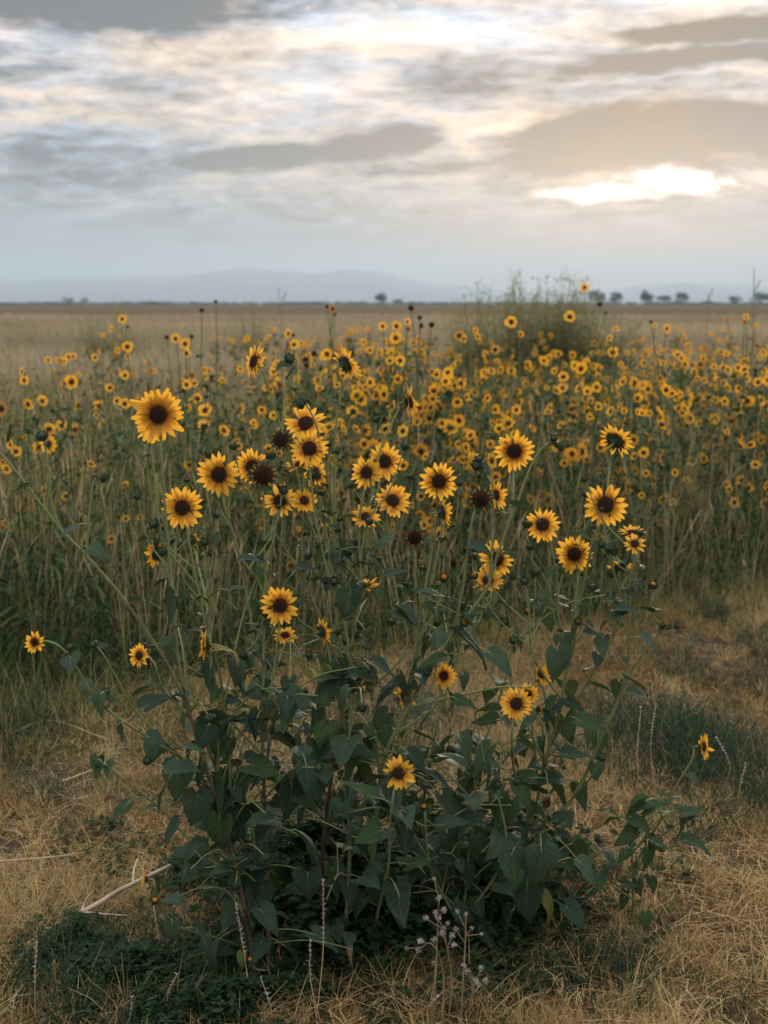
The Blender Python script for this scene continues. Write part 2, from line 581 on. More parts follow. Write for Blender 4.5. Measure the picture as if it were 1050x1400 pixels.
o = link('ground', np_mesh('ground', np.stack([gx, gyy, gz], -1).reshape(-1, 3), T, M_GROUND))
tag(o, 'straw-coloured dry ground running flat to the horizon', 'ground', kind='structure')

MD = 13000.0
ridge_px = [-700, -300, -60, 0, 120, 250, 300, 345, 385, 425, 475, 520, 560, 640, 760, 830, 870, 930, 1000, 1060, 1300, 1700]
ridge_h = [10, 24, 26, 30, 33, 36, 44, 50, 43, 40, 44, 41, 33, 22, 14, 17, 24, 27, 24, 22, 16, 8]
mx_ = np.linspace(-9500, 9500, 260)
my_ = np.linspace(-1, 1, 9)
hx = np.interp(mx_ / MD * FPX + 525, ridge_px, ridge_h) / FPX * MD
hx = hx + (fnoise(mx_ / 380, mx_ * 0, 4) - 0.5) * 36 + (fnoise(mx_ / 120, mx_ * 0, 8) - 0.5) * 14
V = []
for t in my_:
    f = (1 - abs(t)) ** 0.8
    for i, x in enumerate(mx_):
        V.append((x, MD + 1800 * t, max(0, hx[i] * f * (1 + 0.35 * (float(vnoise(x / 300, t * 3, 6)) - 0.5) * (abs(t) > 0.05))) - 4 * abs(t)))
n_ = len(mx_)
T = []
for j in range(len(my_) - 1):
    for i in range(n_ - 1):
        k = j * n_ + i
        T += [(k, k + 1, k + n_ + 1), (k, k + n_ + 1, k + n_)]
o = link('mountains', np_mesh('mountains', V, T, M_MOUNTAIN))
tag(o, 'faint blue mountain range low on the hazy horizon', 'mountains', kind='structure')

mb = MB()
hb = [(x, y, z) for z in (-1.5, 420) for y in (-16500, 16500) for x in (-16500, 16500)]
for p in hb: mb.vert(p)
for f in ((0, 2, 3, 1), (4, 5, 7, 6), (0, 1, 5, 4), (2, 6, 7, 3), (0, 4, 6, 2), (1, 3, 7, 5)): mb.quad(*f)
o = link('haze', mb.mesh('haze', M_HAZE, False))
tag(o, 'pale blue evening haze over the far plain', 'haze', kind='stuff')


# ------------------------------------------------------------------ far trees
def leaf_cloud(mb, centre, rad, n, size, a_lo=0.0, a_hi=1.0):
    for _ in range(n):
        while True:
            p = Vector((random.uniform(-1, 1), random.uniform(-1, 1), random.uniform(-1, 1)))
            if 0.25 < p.length < 1: break
        p = Vector((p.x * rad[0], p.y * rad[1], p.z * rad[2])) + centre
        d = Vector((random.gauss(0, 1), random.gauss(0, 1), random.gauss(0, 0.7))).normalized()
        e = d.cross(Vector((random.gauss(0, 1), random.gauss(0, 1), random.gauss(0, 1)))).normalized()
        s_ = size * random.uniform(0.5, 1.4)
        a = random.uniform(a_lo, a_hi)
        i = mb.vert(p - d * s_, a); j = mb.vert(p + e * s_ * 0.55, a); k = mb.vert(p + d * s_, a); l = mb.vert(p - e * s_ * 0.55, a)
        mb.quad(i, j, k, l)


def far_tree(px, D, wpx, hpx, label, seed, lobes=6):
    random.seed(seed)
    X = (px - 525) / FPX * D
    hgt = hpx / FPX * D + CAM_H
    wid = wpx / FPX * D
    root = empty('tree', (X, D, 0))
    tb = MB()
    tb.tube(catmull([(0, 0, -0.2), (0.1, 0, hgt * 0.25), (0.2, 0.1, hgt * 0.6)], 1.0), hgt * 0.035, hgt * 0.012, 7)
    for _ in range(5):
        a = random.uniform(0, 6.28)
        tb.tube([(0.1, 0, hgt * random.uniform(0.2, 0.4)), (math.cos(a) * wid * 0.3, math.sin(a) * wid * 0.3, hgt * random.uniform(0.5, 0.75))], hgt * 0.014, hgt * 0.005, 5)
    link('trunk', tb.mesh('tree_trunk', M_BARK), root)
    cb = MB()
    for _ in range(lobes):
        c = Vector((random.uniform(-0.3, 0.3) * wid, random.uniform(-0.3, 0.3) * wid, hgt * random.uniform(0.38, 0.78)))
        leaf_cloud(cb, c, (wid * 0.26, wid * 0.26, hgt * 0.22), 130, hgt * 0.055)
    link('crown', cb.mesh('tree_crown', M_TREE), root)
    tag(root, label, 'tree', 'trees along the far horizon')


far_tree(520, 1150, 25, 15, 'lone round dark tree on the horizon near the middle of the view', 1)
far_tree(543, 1150, 14, 8, 'small low tree just right of the lone round horizon tree', 2, 4)
far_tree(812, 1250, 26, 19, 'hazy tree half hidden behind the wispy grey-green bush', 3)
far_tree(838, 1250, 22, 16, 'hazy tree just right of the wispy bush, second beyond it', 4)
far_tree(880, 1250, 20, 19, 'tall narrow hazy tree, first of three in a close row', 5)
far_tree(905, 1250, 26, 13, 'broad low hazy tree, middle of three in a close row', 6)
far_tree(928, 1250, 22, 16, 'round hazy tree, last of three in a close row', 7)
far_tree(963, 1250, 26, 7, 'very low hazy tree between the row of three and the right pair', 8, 4)
far_tree(1000, 1200, 20, 11, 'small squarish hazy tree standing left of the big right-edge tree', 9)
far_tree(1035, 1150, 34, 17, 'broad dark tree on the horizon at the right edge', 10)
far_tree(97, 1400, 20, 9, 'small round tree rising from the dark treeline at far left', 11, 4)
far_tree(119, 1400, 14, 8, 'smaller round tree beside the treeline tree at far left', 12, 4)
random.seed(21)
mb = MB()
for i in range(620):
    px = random.uniform(-40, 1090)
    D = random.uniform(1450, 1560)
    hh = (1.8 + 2.4 * float(fnoise(px / 40, 0.5, 3))) * 1.0
    leaf_cloud(mb, Vector(((px - 525) / FPX * D, D, hh * 0.45)), (5, 4, hh * 0.6), 26, 0.9)
o = link('treeline', mb.mesh('treeline', M_TREE))
tag(o, 'thin dark line of hedges and scrub along the horizon', 'treeline', kind='stuff')

# ------------------------------------------------------------------ grasses (stuff)
def blade_mass(name, mat, x, y, h, w, tint, lean=0.25, curve=0.35, z0=None, seg=3, head=None, az=None):
    """n thin bent blades; head: fraction of blades that carry a seed head"""
    n = len(x)
    azm = rng.uniform(0, 2 * np.pi, n) if az is None else az
    ln = np.abs(rng.normal(0, lean, n))
    cv = np.abs(rng.normal(0, curve, n))
    fa = rng.uniform(0, np.pi, n)
    wx, wy = np.cos(fa) * w * 0.5, np.sin(fa) * w * 0.5
    hd = (rng.uniform(0, 1, n) < head) if head else np.zeros(n, bool)
    lv = np.linspace(0, 1, seg + 1)
    if head: lv = np.array([0, 0.45, 0.80, 0.90, 1.0]); seg = 4
    rows = []
    for k, t in enumerate(lv):
        d = h * (ln * t + cv * t * t)
        px_ = x + np.cos(azm) * d
        py_ = y + np.sin(azm) * d
        pz = h * (t - 0.32 * cv * t * t - 0.3 * ln * t * t) + (0 if z0 is None else z0)
        ww = np.full(n, 1 - 0.75 * t ** 1.5)
        if head:
            ww = np.where(hd, [0.8, 0.7, 0.6, 1.7, 0.4][k], ww)
        rows.append(np.stack([px_ - wx * ww, py_ - wy * ww, pz], -1))
        rows.append(np.stack([px_ + wx * ww, py_ + wy * ww, pz], -1))
    per = len(rows)
    V = np.stack(rows, 1).reshape(-1, 3)
    b = np.arange(n)[:, None] * per
    T = []
    for k in range(seg):
        i = 2 * k
        T.append(b + np.array([i, i + 1, i + 3]))
        T.append(b + np.array([i, i + 3, i + 2]))
    T = np.stack(T, 1).reshape(-1, 3)
    return np_mesh(name, V, T, mat, {'a': np.repeat(np.clip(tint, 0, 1), per)})


def wedge(n, y0, y1, margin=0.35, power=1.0):
    """points on the ground inside the view, y0..y1 away"""
    y = y0 + (y1 - y0) * rng.uniform(0, 1, n) ** power
    x = (rng.uniform(-1, 1, n)) * (0.272 * y * 1.03 + margin)
    return x, y


# green patches on the verge: centre x, y, radius x, radius y
GREEN = []
for px, py, rx, ry, s_ in ((930, 1025, 135, 75, 1.0), (1010, 1065, 90, 60, 0.9), (870, 990, 70, 40, 0.8), (970, 835, 24, 13, 1), (1035, 885, 28, 18, 1), (932, 912, 28, 16, 0.9), (30, 995, 75, 45, 1.0), (690, 1340, 90, 40, 0.35), (1040, 940, 40, 25, 0.7), (560, 1000, 160, 60, 0.45), (300, 1000, 120, 60, 0.35),
                           (840, 1325, 90, 45, 0.5), (190, 1340, 230, 80, 0.6), (480, 1270, 220, 70, 0.5), (950, 1140, 80, 25, 0.55), (60, 1085, 45, 20, 0.5), (120, 1130, 50, 25, 0.4), (1010, 1395, 40, 40, 0.4), (750, 1010, 60, 40, 0.5)):
    c = on_ground(px, py + 6)
    GREEN.append((c.x, c.y, rx / FPX * c.y, (on_ground(px, py - ry).y - on_ground(px, py + ry).y) / 2, s_))


def green_at(x, y):
    g = np.zeros_like(x)
    for cx, cy, rx, ry, s_ in GREEN:
        q = ((x - cx) / rx) ** 2 + ((y - cy) / ry) ** 2
        g = np.maximum(g, s_ * np.exp(-q ** 1.5))
    return g


# short dry grass of the verge: uneven tussocks with thin or bare ground between
def verge_cover(x, y):
    """0 bare .. 1 thick"""
    return np.clip((0.6 * fnoise(x * 2.0, y * 1.6, 1) + 0.4 * fnoise(x * 7.5, y * 6.0, 61) - 0.37) * 3.8, 0, 1)


x, y = wedge(230000, 2.25, 8.2, 0.3, 1.25)
pat = verge_cover(x, y)
keep = (y < edge_y(x) + 0.6) & (rng.uniform(0, 1, len(x)) < 0.04 + 0.96 * pat ** 1.3) & (rng.uniform(0, 1, len(x)) > green_at(x, y) * 0.75)
dirt_patch = np.exp(-(((x - 0.95) / 0.35) ** 2 + ((y - 3.0) / 0.22) ** 2)) + np.exp(-(((x - 1.05) / 0.25) ** 2 + ((y - 3.62) / 0.14) ** 2))
keep &= rng.uniform(0, 1, len(x)) > dirt_patch * 0.85
x, y, pat = x[keep], y[keep], pat[keep]
n = len(x)
big = fnoise(x * 1.1, y * 1.1, 71)
tint = np.clip(rng.normal(0.36, 0.24, n) + (big - 0.5) * 1.8, 0, 0.78)
gre = rng.uniform(0, 1, n) < 0.08 + 0.8 * np.clip(fnoise(x * 1.6, y * 1.6, 81) - 0.45, 0, 1)
tint[gre] = rng.uniform(0.84, 1.0, gre.sum())
h = rng.uniform(0.018, 0.070, n) * (0.35 + 1.1 * pat)
wid = rng.uniform(0.0011, 0.0024, n)
# tussocks: longer blades bursting from one foot
tx, ty = wedge(1500, 2.3, 7.6, 0.3, 1.1)
kp = (ty < edge_y(tx) + 0.5) & (rng.uniform(0, 1, len(tx)) > green_at(tx, ty) * 0.7)
tx, ty = tx[kp], ty[kp]
nb = rng.integers(18, 60, len(tx))
tid = np.repeat(np.arange(len(tx)), nb)
sz = rng.uniform(0.4, 1.0, len(tx))[tid]
n2_ = len(tid)
x = np.concatenate([x, tx[tid] + rng.normal(0, 0.022, n2_) * sz])
y = np.concatenate([y, ty[tid] + rng.normal(0, 0.022, n2_) * sz])
tt = np.where(rng.uniform(0, 1, len(tx)) < 0.3, rng.uniform(0.85, 1.0, len(tx)), rng.uniform(0.1, 0.72, len(tx)))[tid]
tint = np.concatenate([tint, np.clip(tt + rng.normal(0, 0.07, n2_), 0, 1)])
h = np.concatenate([h, rng.uniform(0.05, 0.13, n2_) * sz])
wid = np.concatenate([wid, rng.uniform(0.0014, 0.003, n2_)])
n = len(x)
o = link('dry_grass', blade_mass('dry_grass', M_GRASS_DRY, x, y, h, wid, tint, 0.45, 0.55, -0.012))
tag(o, 'short straw-coloured dry grass covering the verge', 'grass', kind='stuff')

# straw lying on the ground
x, y = wedge(34000, 2.25, 7.6, 0.3, 1.2)
keep = (y < edge_y(x) + 0.3) & (rng.uniform(0, 1, len(x)) < 0.25 + 0.75 * np.clip(fnoise(x * 2.6, y * 2.6, 91) * 2.2 - 0.7, 0, 1)) & (rng.uniform(0, 1, len(x)) > green_at(x, y) * 0.8)
x, y = x[keep], y[keep]
n = len(x)
a_ = rng.uniform(0, 2 * np.pi, n)
ln = rng.uniform(0.02, 0.12, n)
w = rng.uniform(0.0005, 0.0012, n)
zz0, zz1 = rng.uniform(0.0, 0.02, n), rng.uniform(0.0, 0.03, n)
bx, by = -np.sin(a_) * w, np.cos(a_) * w
cx, cy = x + np.cos(a_) * ln, y + np.sin(a_) * ln
mxx, myy = (x + cx) / 2 + bx * rng.normal(0, 5, n), (y + cy) / 2 + by * rng.normal(0, 5, n)
zm = (zz0 + zz1) / 2 + 0.006
V = np.stack([np.stack([x - bx, y - by, zz0], -1), np.stack([x + bx, y + by, zz0], -1), np.stack([mxx - bx, myy - by, zm], -1), np.stack([mxx + bx, myy + by, zm], -1), np.stack([cx - bx, cy - by, zz1], -1), np.stack([cx + bx, cy + by, zz1], -1)], 1).reshape(-1, 3)
b = np.arange(n)[:, None] * 6
T = np.stack([b + np.array(k) for k in ((0, 1, 3), (0, 3, 2), (2, 3, 5), (2, 5, 4))], 1).reshape(-1, 3)
o = link('straw', np_mesh('straw', V, T, M_GRASS_DRY, {'a': np.repeat(np.clip(rng.normal(0.5, 0.22, n), 0, 0.75), 6)}))
tag(o, 'loose pale straw lying flattened over the verge', 'straw', kind='stuff')

# shin-high grass thinning out from the field onto the verge
x, y = wedge(60000, 4.0, 8.5, 0.4, 1.0)
dv = y - edge_y(x)
rag_ = fnoise(x * 2.3, y * 2.3, 101)
keep = (dv > -0.9) & (dv < 1.4) & (rng.uniform(0, 1, len(x)) < np.clip((dv + 0.9) / 1.2, 0, 1) * np.clip(rag_ * 2.6 - 0.75, 0, 1))
x, y, dv = x[keep], y[keep], dv[keep]
n = len(x)
o = link('edge_grass', blade_mass('edge_grass', M_GRASS_TALL, x, y, rng.uniform(0.06, 0.22, n) * np.clip(0.7 + 0.5 * (dv + 0.4), 0.4, 1.5), rng.uniform(0.0016, 0.003, n), np.where(rng.uniform(0, 1, n) < 0.5, rng.uniform(0, 0.45, n), rng.uniform(0.55, 0.95, n)), 0.4, 0.45, -0.01))
tag(o, 'ragged shin-high grass where the field thins onto the verge', 'grass', kind='stuff')

# green tufts on the verge
x, y = wedge(160000, 2.3, 8.0, 0.3, 1.1)
g = green_at(x, y)
g2 = np.clip(fnoise(x * 3.1, y * 3.1, 14) - 0.62, 0, 1) * 1.1
keep = (rng.uniform(0, 1, len(x)) < np.maximum(g * np.clip(fnoise(x * 5, y * 5, 17) * 2.4 - 0.5, 0.1, 1), g2)) & (y < edge_y(x) + 0.3)
x, y, g = x[keep], y[keep], g[keep]
n = len(x)
tint = np.clip(rng.normal(0.35, 0.22, n), 0, 0.85)
dr = rng.uniform(0, 1, n) < 0.1
tint[dr] = 1.0
o = link('green_grass', blade_mass('green_grass', M_GRASS_GREEN, x, y, rng.uniform(0.06, 0.17, n) * (0.5 + 0.7 * g), rng.uniform(0.002, 0.004, n), tint, 0.4, 0.5, -0.01))
tag(o, 'blue-green grass tufts growing through the dry verge', 'grass', kind='stuff')

# tall grass of the field edge and field
x, y = wedge(175000, 4.6, 16, 0.5, 1.35)
ed = edge_y(x)
keep = (y > ed) & (rng.uniform(0, 1, len(x)) < np.clip((y - ed) / 1.5, 0.10, 1))
x, y, ed = x[keep], y[keep], ed[keep]
n = len(x)
dfe = y - ed
pat = fnoise(x * 0.9, y * 0.9, 31)
tint = np.where(rng.uniform(0, 1, n) < 0.88 - 0.5 * (pat - 0.5), rng.uniform(0.0, 0.45, n), rng.uniform(0.45, 0.95, n))
tint = np.where((dfe < 0.45) & (x > 0), np.clip(tint + 0.2, 0, 0.95), tint)
h = rng.uniform(0.2, 0.68, n) * np.clip(0.30 + dfe * 0.38, 0.28, 1.0) * (0.65 + 0.7 * fnoise(x * 1.8, y * 1.8, 33))
o = link('tall_grass', blade_mass('tall_grass', M_GRASS_TALL, x, y, h, rng.uniform(0.0018, 0.0038, n) * (0.6 + y / 14), tint, 0.24, 0.25, -0.01, head=0.0001))
tag(o, 'knee-high green and straw grass at the edge of the flower field', 'grass', kind='stuff')

# pale dry stalks standing through the field
x, y = wedge(12500, 5.2, 17, 0.4, 1.2)
keep = y > edge_y(x) + 0.15
x, y = x[keep], y[keep]
n = len(x)
o = link('dry_stalks', blade_mass('dry_stalks', M_GRASS_TALL, x, y, rng.uniform(0.5, 0.95, n) * np.clip(0.6 + (y - edge_y(x)) * 0.3, 0.5, 1), rng.uniform(0.0022, 0.0038, n) * (0.7 + y / 16), rng.uniform(0.55, 1.0, n), 0.2, 0.1, -0.01, head=0.6))
tag(o, 'pale dead grass stalks standing among the field sunflowers', 'grass', kind='stuff')

# weedy undergrowth: small leaves through the lower field
x, y = wedge(85000, 5.2, 16, 0.5, 1.3)
keep = y > edge_y(x) + 0.25
x, y = x[keep], y[keep]
n = len(x)
hh = np.abs(rng.normal(0.26, 0.22, n)) * np.clip((y - edge_y(x)) * 0.9, 0.2, 1)
o = link('undergrowth', blade_mass('undergrowth', M_BGLEAF, x, y, rng.uniform(0.03, 0.08, n), rng.uniform(0.008, 0.02, n), np.clip(rng.normal(0.3, 0.25, n), 0, 1), 0.8, 0.6, hh, seg=2))
tag(o, 'dense grey-green weeds filling the field between the stalks', 'undergrowth', kind='stuff')

# straw meadow behind the flowers
x, y = wedge(120000, 12.0, 130, 1.0, 2.1)
lim = np.where(x / y < -0.09, 12.5, 15.0) + (fnoise(x * 0.5, y * 0.5, 41) - 0.5) * 3
keep = y > lim
x, y = x[keep], y[keep]
n = len(x)
o = link('meadow_grass', blade_mass('meadow_grass', M_MEADOW, x, y, rng.uniform(0.42, 0.72, n), 0.006 + 0.0007 * y, np.clip(rng.normal(0.5, 0.22, n) + (fnoise(x * 0.13, y * 0.08, 4) - 0.5) * 1.3, 0, 1), 0.15, 0.25, seg=2))
tag(o, 'pale ripe meadow grass stretching behind the sunflowers', 'grass', kind='stuff')

# ------------------------------------------------------------------ sunflower pieces (shared meshes)
def petal_mesh(seed):
    random.seed(seed)
    mb = MB()
    curl = random.uniform(-0.10, 0.14)
    side = random.uniform(-0.10, 0.10)
    wd = random.uniform(0.135, 0.17)
    tw = random.uniform(-0.25, 0.25)
    rows = 6
    ring = []
    for i in range(rows + 1):
        t = i / rows
        w_ = wd * (math.sin(math.pi * min(1, 0.12 + 0.88 * t ** 0.85)) ** 0.85) * (1.0 if t < 0.99 else 0.0)
        c = Vector((t, side * t * t, curl * t * t))
        zz_ = 0.16 * w_
        sx = w_ * math.sin(tw * t)
        ring.append([mb.vert(c + Vector((0, -w_, zz_ - sx)), t, -1), mb.vert(c + Vector((0, -w_ * 0.4, -zz_ * 0.4 - sx * 0.4)), t, -0.4), mb.vert(c + Vector((0, w_ * 0.4, -zz_ * 0.4 + sx * 0.4)), t, 0.4), mb.vert(c + Vector((0, w_, zz_ + sx)), t, 1)])
    for i in range(rows):
        for k in range(3):
            mb.quad(ring[i][k], ring[i][k + 1], ring[i + 1][k + 1], ring[i + 1][k])
    return mb


def disc_mesh(seed, n=170, dome=0.20, spike=0.13):
    random.seed(seed)
    mb = MB()
    segs, rings = 14, 4
    c = mb.vert((0, 0, dome * 0.9), 0)
    prev = None
    for j in range(1, rings + 1):
        r = j / rings
        z = dome * 0.9 * (1 - r ** 2.2) - (0.12 if j == rings else 0)
        cur = [mb.vert((r * math.cos(6.2832 * k / segs), r * math.sin(6.2832 * k / segs), z), r) for k in range(segs)]
        for k in range(segs):
            if prev is None: mb.tri(c, cur[k], cur[(k + 1) % segs])
            else: mb.quad(prev[k], cur[k], cur[(k + 1) % segs], prev[(k + 1) % segs])
        prev = cur
    for k in range(n):
        r = math.sqrt((k + 0.5) / n) * 0.98
        th = k * 2.39996
        z = dome * (1 - r ** 2.2)
        p = Vector((r * math.cos(th), r * math.sin(th), z - 0.03))
        nrm = Vector((p.x * 0.55, p.y * 0.55, 1 - r * 0.3)).normalized()
        s_ = 0.062
        u = nrm.orthogonal().normalized()
        v = nrm.cross(u)
        hgt = spike * random.uniform(0.6, 1.3) * (1.5 if r > 0.55 else 0.8)
        tip = mb.vert(p + nrm * hgt, min(1, r + 0.06))
        b = [mb.vert(p + u * (s_ * math.cos(1.5708 * q)) + v * (s_ * math.sin(1.5708 * q)), r * 0.8) for q in range(4)]
        for q in range(4): mb.tri(b[q], b[(q + 1) % 4], tip)
    return mb


def calyx_mesh(seed, spread=1.0, n=15):
    """green cup under the head with pointed bracts"""
    random.seed(seed)
    mb = MB()
    segs = 12
    prof = [(0.06, -0.34), (0.16, -0.30), (0.30, -0.16), (0.36, -0.02)]
    rings = [[mb.vert((r * math.cos(6.2832 * k / segs), r * math.sin(6.2832 * k / segs), z)) for k in range(segs)] for r, z in prof]
    for j in range(3):
        for k in range(segs):
            mb.quad(rings[j][k], rings[j][(k + 1) % segs], rings[j + 1][(k + 1) % segs], rings[j + 1][k])
    for layer in range(2):
        for k in range(n):
            th = 6.2832 * (k + 0.5 * layer + random.uniform(-0.2, 0.2)) / n
            d = Vector((math.cos(th), math.sin(th), 0))
            s_ = Vector((-d.y, d.x, 0)) * 0.085
            L_ = random.uniform(0.26, 0.38) * spread
            b0 = d * (0.27 - 0.06 * layer) + Vector((0, 0, -0.14 - 0.09 * layer))
            m0 = b0 + d * L_ * 0.55 + Vector((0, 0, 0.06 - 0.05 * layer))
            t0 = b0 + d * L_ * 1.15 + Vector((0, 0, random.uniform(-0.16, 0.12)))
            i = mb.vert(b0 - s_); j = mb.vert(b0 + s_); k2 = mb.vert(m0 + s_ * 0.8); l = mb.vert(m0 - s_ * 0.8); tt = mb.vert(t0)
            mb.quad(i, j, k2, l)
            mb.tri(l, k2, tt)
    return mb


def bud_mesh(seed, tipm=0):
    """closed green bud wrapped in pointed bracts, unit radius"""
    random.seed(seed)
    mb = MB()
    segs = 10
    prof = [(0.15, -0.75), (0.7, -0.5), (0.95, -0.05), (0.8, 0.4), (0.45, 0.65)]
    rings = [[mb.vert((r * math.cos(6.2832 * k / segs), r * math.sin(6.2832 * k / segs), z)) for k in range(segs)] for r, z in prof]
    for j in range(4):
        for k in range(segs):
            mb.quad(rings[j][k], rings[j][(k + 1) % segs], rings[j + 1][(k + 1) % segs], rings[j + 1][k], tipm if j == 3 else 0)
    c = mb.vert((0, 0, 0.7))
    for k in range(segs): mb.tri(rings[4][k], rings[4][(k + 1) % segs], c, tipm)
    for layer in range(2):
        for k in range(9):
            th = 6.2832 * (k + 0.5 * layer + random.uniform(-0.2, 0.2)) / 9
            d = Vector((math.cos(th), math.sin(th), 0))
            s_ = Vector((-d.y, d.x, 0)) * 0.30
            f = random.uniform(0.9, 1.3)
            b0 = d * 0.72 + Vector((0, 0, -0.45))
            m0 = d * (1.05 + 0.08 * layer) + Vector((0, 0, 0.12))
            t0 = d * (0.75 + 0.75 * layer * random.random()) + Vector((0, 0, 0.85 * f))
            i = mb.vert(b0 - s_); j = mb.vert(b0 + s_); k2 = mb.vert(m0 + s_ * 0.9); l = mb.vert(m0 - s_ * 0.9); tt = mb.vert(t0)
            mb.quad(i, j, k2, l)
            mb.tri(l, k2, tt)
    return mb


def leaf_mesh(seed, broad=1.0):
    """heart-shaped toothed leaf; grows from the origin along +X, upper side +Z"""
    random.seed(seed)
    mb = MB()
    rows, cols = 14, 8
    droop = random.uniform(0.25, 1.0)
    fold = random.uniform(0.05, 0.40)
    wave = random.uniform(0.015, 0.045)
    ph = random.uniform(0, 6.28)
    twist = random.uniform(-0.35, 0.35)
    skew = random.uniform(-0.12, 0.12)
    grid = []
    for i in range(rows + 1):
        u = i / rows
        w_ = 0.52 * broad * (math.sin(math.pi * (u * 0.992 + 0.008) ** 0.50) ** 0.85) * (1 - 0.42 * u)
        if u > 0.985: w_ = 0.0
        row = []
        for j in range(cols + 1):
            v = 2 * j / cols - 1
            av = abs(v)
            tooth = (0.014 * (1 if i % 2 else -1)) if av > 0.99 and 0 < i < rows - 1 else 0
            yy = v * (w_ + tooth * broad)
            xx = u - 0.20 * av ** 1.5 * (1 - u) ** 3
            zz_ = fold * abs(yy) + wave * math.sin(ph + u * 9 + v * 3) * av - 0.10 * av ** 3 * fold
            yy += skew * u * u
            # bend the blade down along its length
            th = droop * xx
            x2 = math.sin(th) / droop if droop > 1e-3 else xx
            z2 = -(1 - math.cos(th)) / droop
            p = Vector((x2 + zz_ * math.sin(th), yy, z2 + zz_ * math.cos(th)))
            tw = twist * u
            p = Vector((p.x, p.y * math.cos(tw) - p.z * 0.3 * math.sin(tw), p.z + p.y * math.sin(tw)))
            row.append(mb.vert(p, u, v))
        grid.append(row)
    for i in range(rows):
        for j in range(cols):
            mb.quad(grid[i][j], grid[i + 1][j], grid[i + 1][j + 1], grid[i][j + 1])
    return mb


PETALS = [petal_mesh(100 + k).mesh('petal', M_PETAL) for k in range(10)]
WPETALS = [petal_mesh(130 + k).mesh('withered_petal', M_WITHER) for k in range(4)]
DISCS = [disc_mesh(200 + k).mesh('flower_disc', M_DISC) for k in range(3)]
SEEDS = [disc_mesh(210 + k, 220, 0.62, 0.10).mesh('seed_disc', M_DISC) for k in range(2)]
CALYX = [calyx_mesh(220 + k, random.uniform(0.9, 1.2)).mesh('calyx', M_CALYX) for k in range(4)]
BUDS = [bud_mesh(230 + k, 0).mesh('bud', [M_CALYX, M_PETAL]) for k in range(3)]
BUDS_Y = [bud_mesh(240 + k, 1).mesh('opening_bud', [M_CALYX, M_PETAL]) for k in range(2)]
LEAVES = [leaf_mesh(300 + k, random.uniform(0.8, 1.15)).mesh('leaf', M_LEAF) for k in range(14)]
LEAVES_B = [leaf_mesh(340 + k, random.uniform(0.85, 1.2)).mesh('leaf', M_LEAF_B) for k in range(5)]
LEAVES_Y = [leaf_mesh(350 + k, 0.8).mesh('leaf', M_LEAF_Y) for k in range(3)]
DEAD = [leaf_mesh(360 + k, 0.5).mesh('dead_leaf', M_DEADLEAF) for k in range(2)]


def frame(z, origin, spin=0.0):
    """matrix with local +Z along z"""
    z = Vector(z).normalized()
    x = Vector((0, 0, 1)).cross(z)
    if x.length < 1e-3: x = Vector((1, 0, 0))
    x.normalize()
    y = z.cross(x)
    m = Matrix(((x.x, y.x, z.x, origin[0]), (x.y, y.y, z.y, origin[1]), (x.z, y.z, z.z, origin[2]), (0, 0, 0, 1)))
    return m @ Matrix.Rotation(spin, 4, 'Z')


def facing(yaw, pitch):
    y, p = R_(yaw), R_(pitch)
    return Vector((math.sin(y) * math.cos(p), -math.cos(y) * math.cos(p), math.sin(p)))


def add_head(root, c, R, f, kind, seed):
    """flower_head > petal, disc, calyx; c relative to the plant's root"""
    random.seed(seed)
    e = bpy.data.objects.new('flower_head' if kind != 'seed' else 'seed_head', None)
    COL.objects.link(e)
    e.parent = root
    e.empty_display_size = 0.02
    e.matrix_local = frame(f, c, random.uniform(0, 6.28)) @ Matrix.Scale(R, 4)
    dr = {'open': 0.335, 'young': 0.30, 'small': 0.325, 'ragged': 0.305, 'wither': 0.40, 'seed': 0.78}[kind]
    link('disc', random.choice(SEEDS if kind == 'seed' else DISCS), e, Matrix.Translation((0, 0, -0.02)) @ Matrix.Scale(dr, 4))
    cs = 1.0 if kind != 'seed' else 2.3
    link('calyx', random.choice(CALYX), e, Matrix.Rotation(random.uniform(0, 6), 4, 'Z') @ Matrix.Diagonal((cs, cs, cs * (1.0 if kind != 'seed' else 0.8), 1)) @ Matrix.Translation((0, 0, 0.0)))
    npet = {'open': random.randint(18, 22), 'young': 14, 'small': random.randint(14, 18), 'ragged': 28, 'wither': 9, 'seed': 13}[kind]
    cup = {'open': random.uniform(-0.02, 0.16), 'young': 0.5, 'small': random.uniform(0.05, 0.35), 'ragged': 0.1, 'wither': 0.6, 'seed': 0.45}[kind]
    src = PETALS if kind not in ('wither', 'seed') else WPETALS
    for k in range(npet):
        lay = k % 2
        if random.random() < 0.05: continue
        th = 6.2832 * (k + random.uniform(-0.28, 0.28)) / npet
        r0 = dr * (0.80 if kind != 'seed' else 0.95)
        ln_ = (1.0 - r0) * random.uniform(0.88, 1.10)
        if kind == 'ragged': ln_ *= random.uniform(0.78, 1.12)
        if kind == 'wither': ln_ *= random.uniform(0.4, 0.8)
        if kind == 'seed': ln_ = random.uniform(0.25, 0.6)
        wsc = ln_ * random.uniform(0.92, 1.18) * (1.20 if kind == 'small' else 1.04)
        tilt = -(cup + random.gauss(0.0, 0.13) - 0.10 * lay)
        mat = Matrix.Rotation(th, 4, 'Z') @ Matrix.Translation((r0, 0, -0.05 - 0.035 * lay)) @ Matrix.Rotation(tilt, 4, 'Y') @ Matrix.Rotation(random.uniform(-0.25, 0.25), 4, 'X') @ Matrix.Diagonal((ln_, wsc, ln_, 1))
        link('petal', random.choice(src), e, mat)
    return e


def add_bud(root, c, R, f, seed, yellow=False):
    random.seed(seed)
    return link('bud', random.choice(BUDS_Y if yellow else BUDS), root, frame(f, c, random.uniform(0, 6)) @ Matrix.Scale(R, 4))


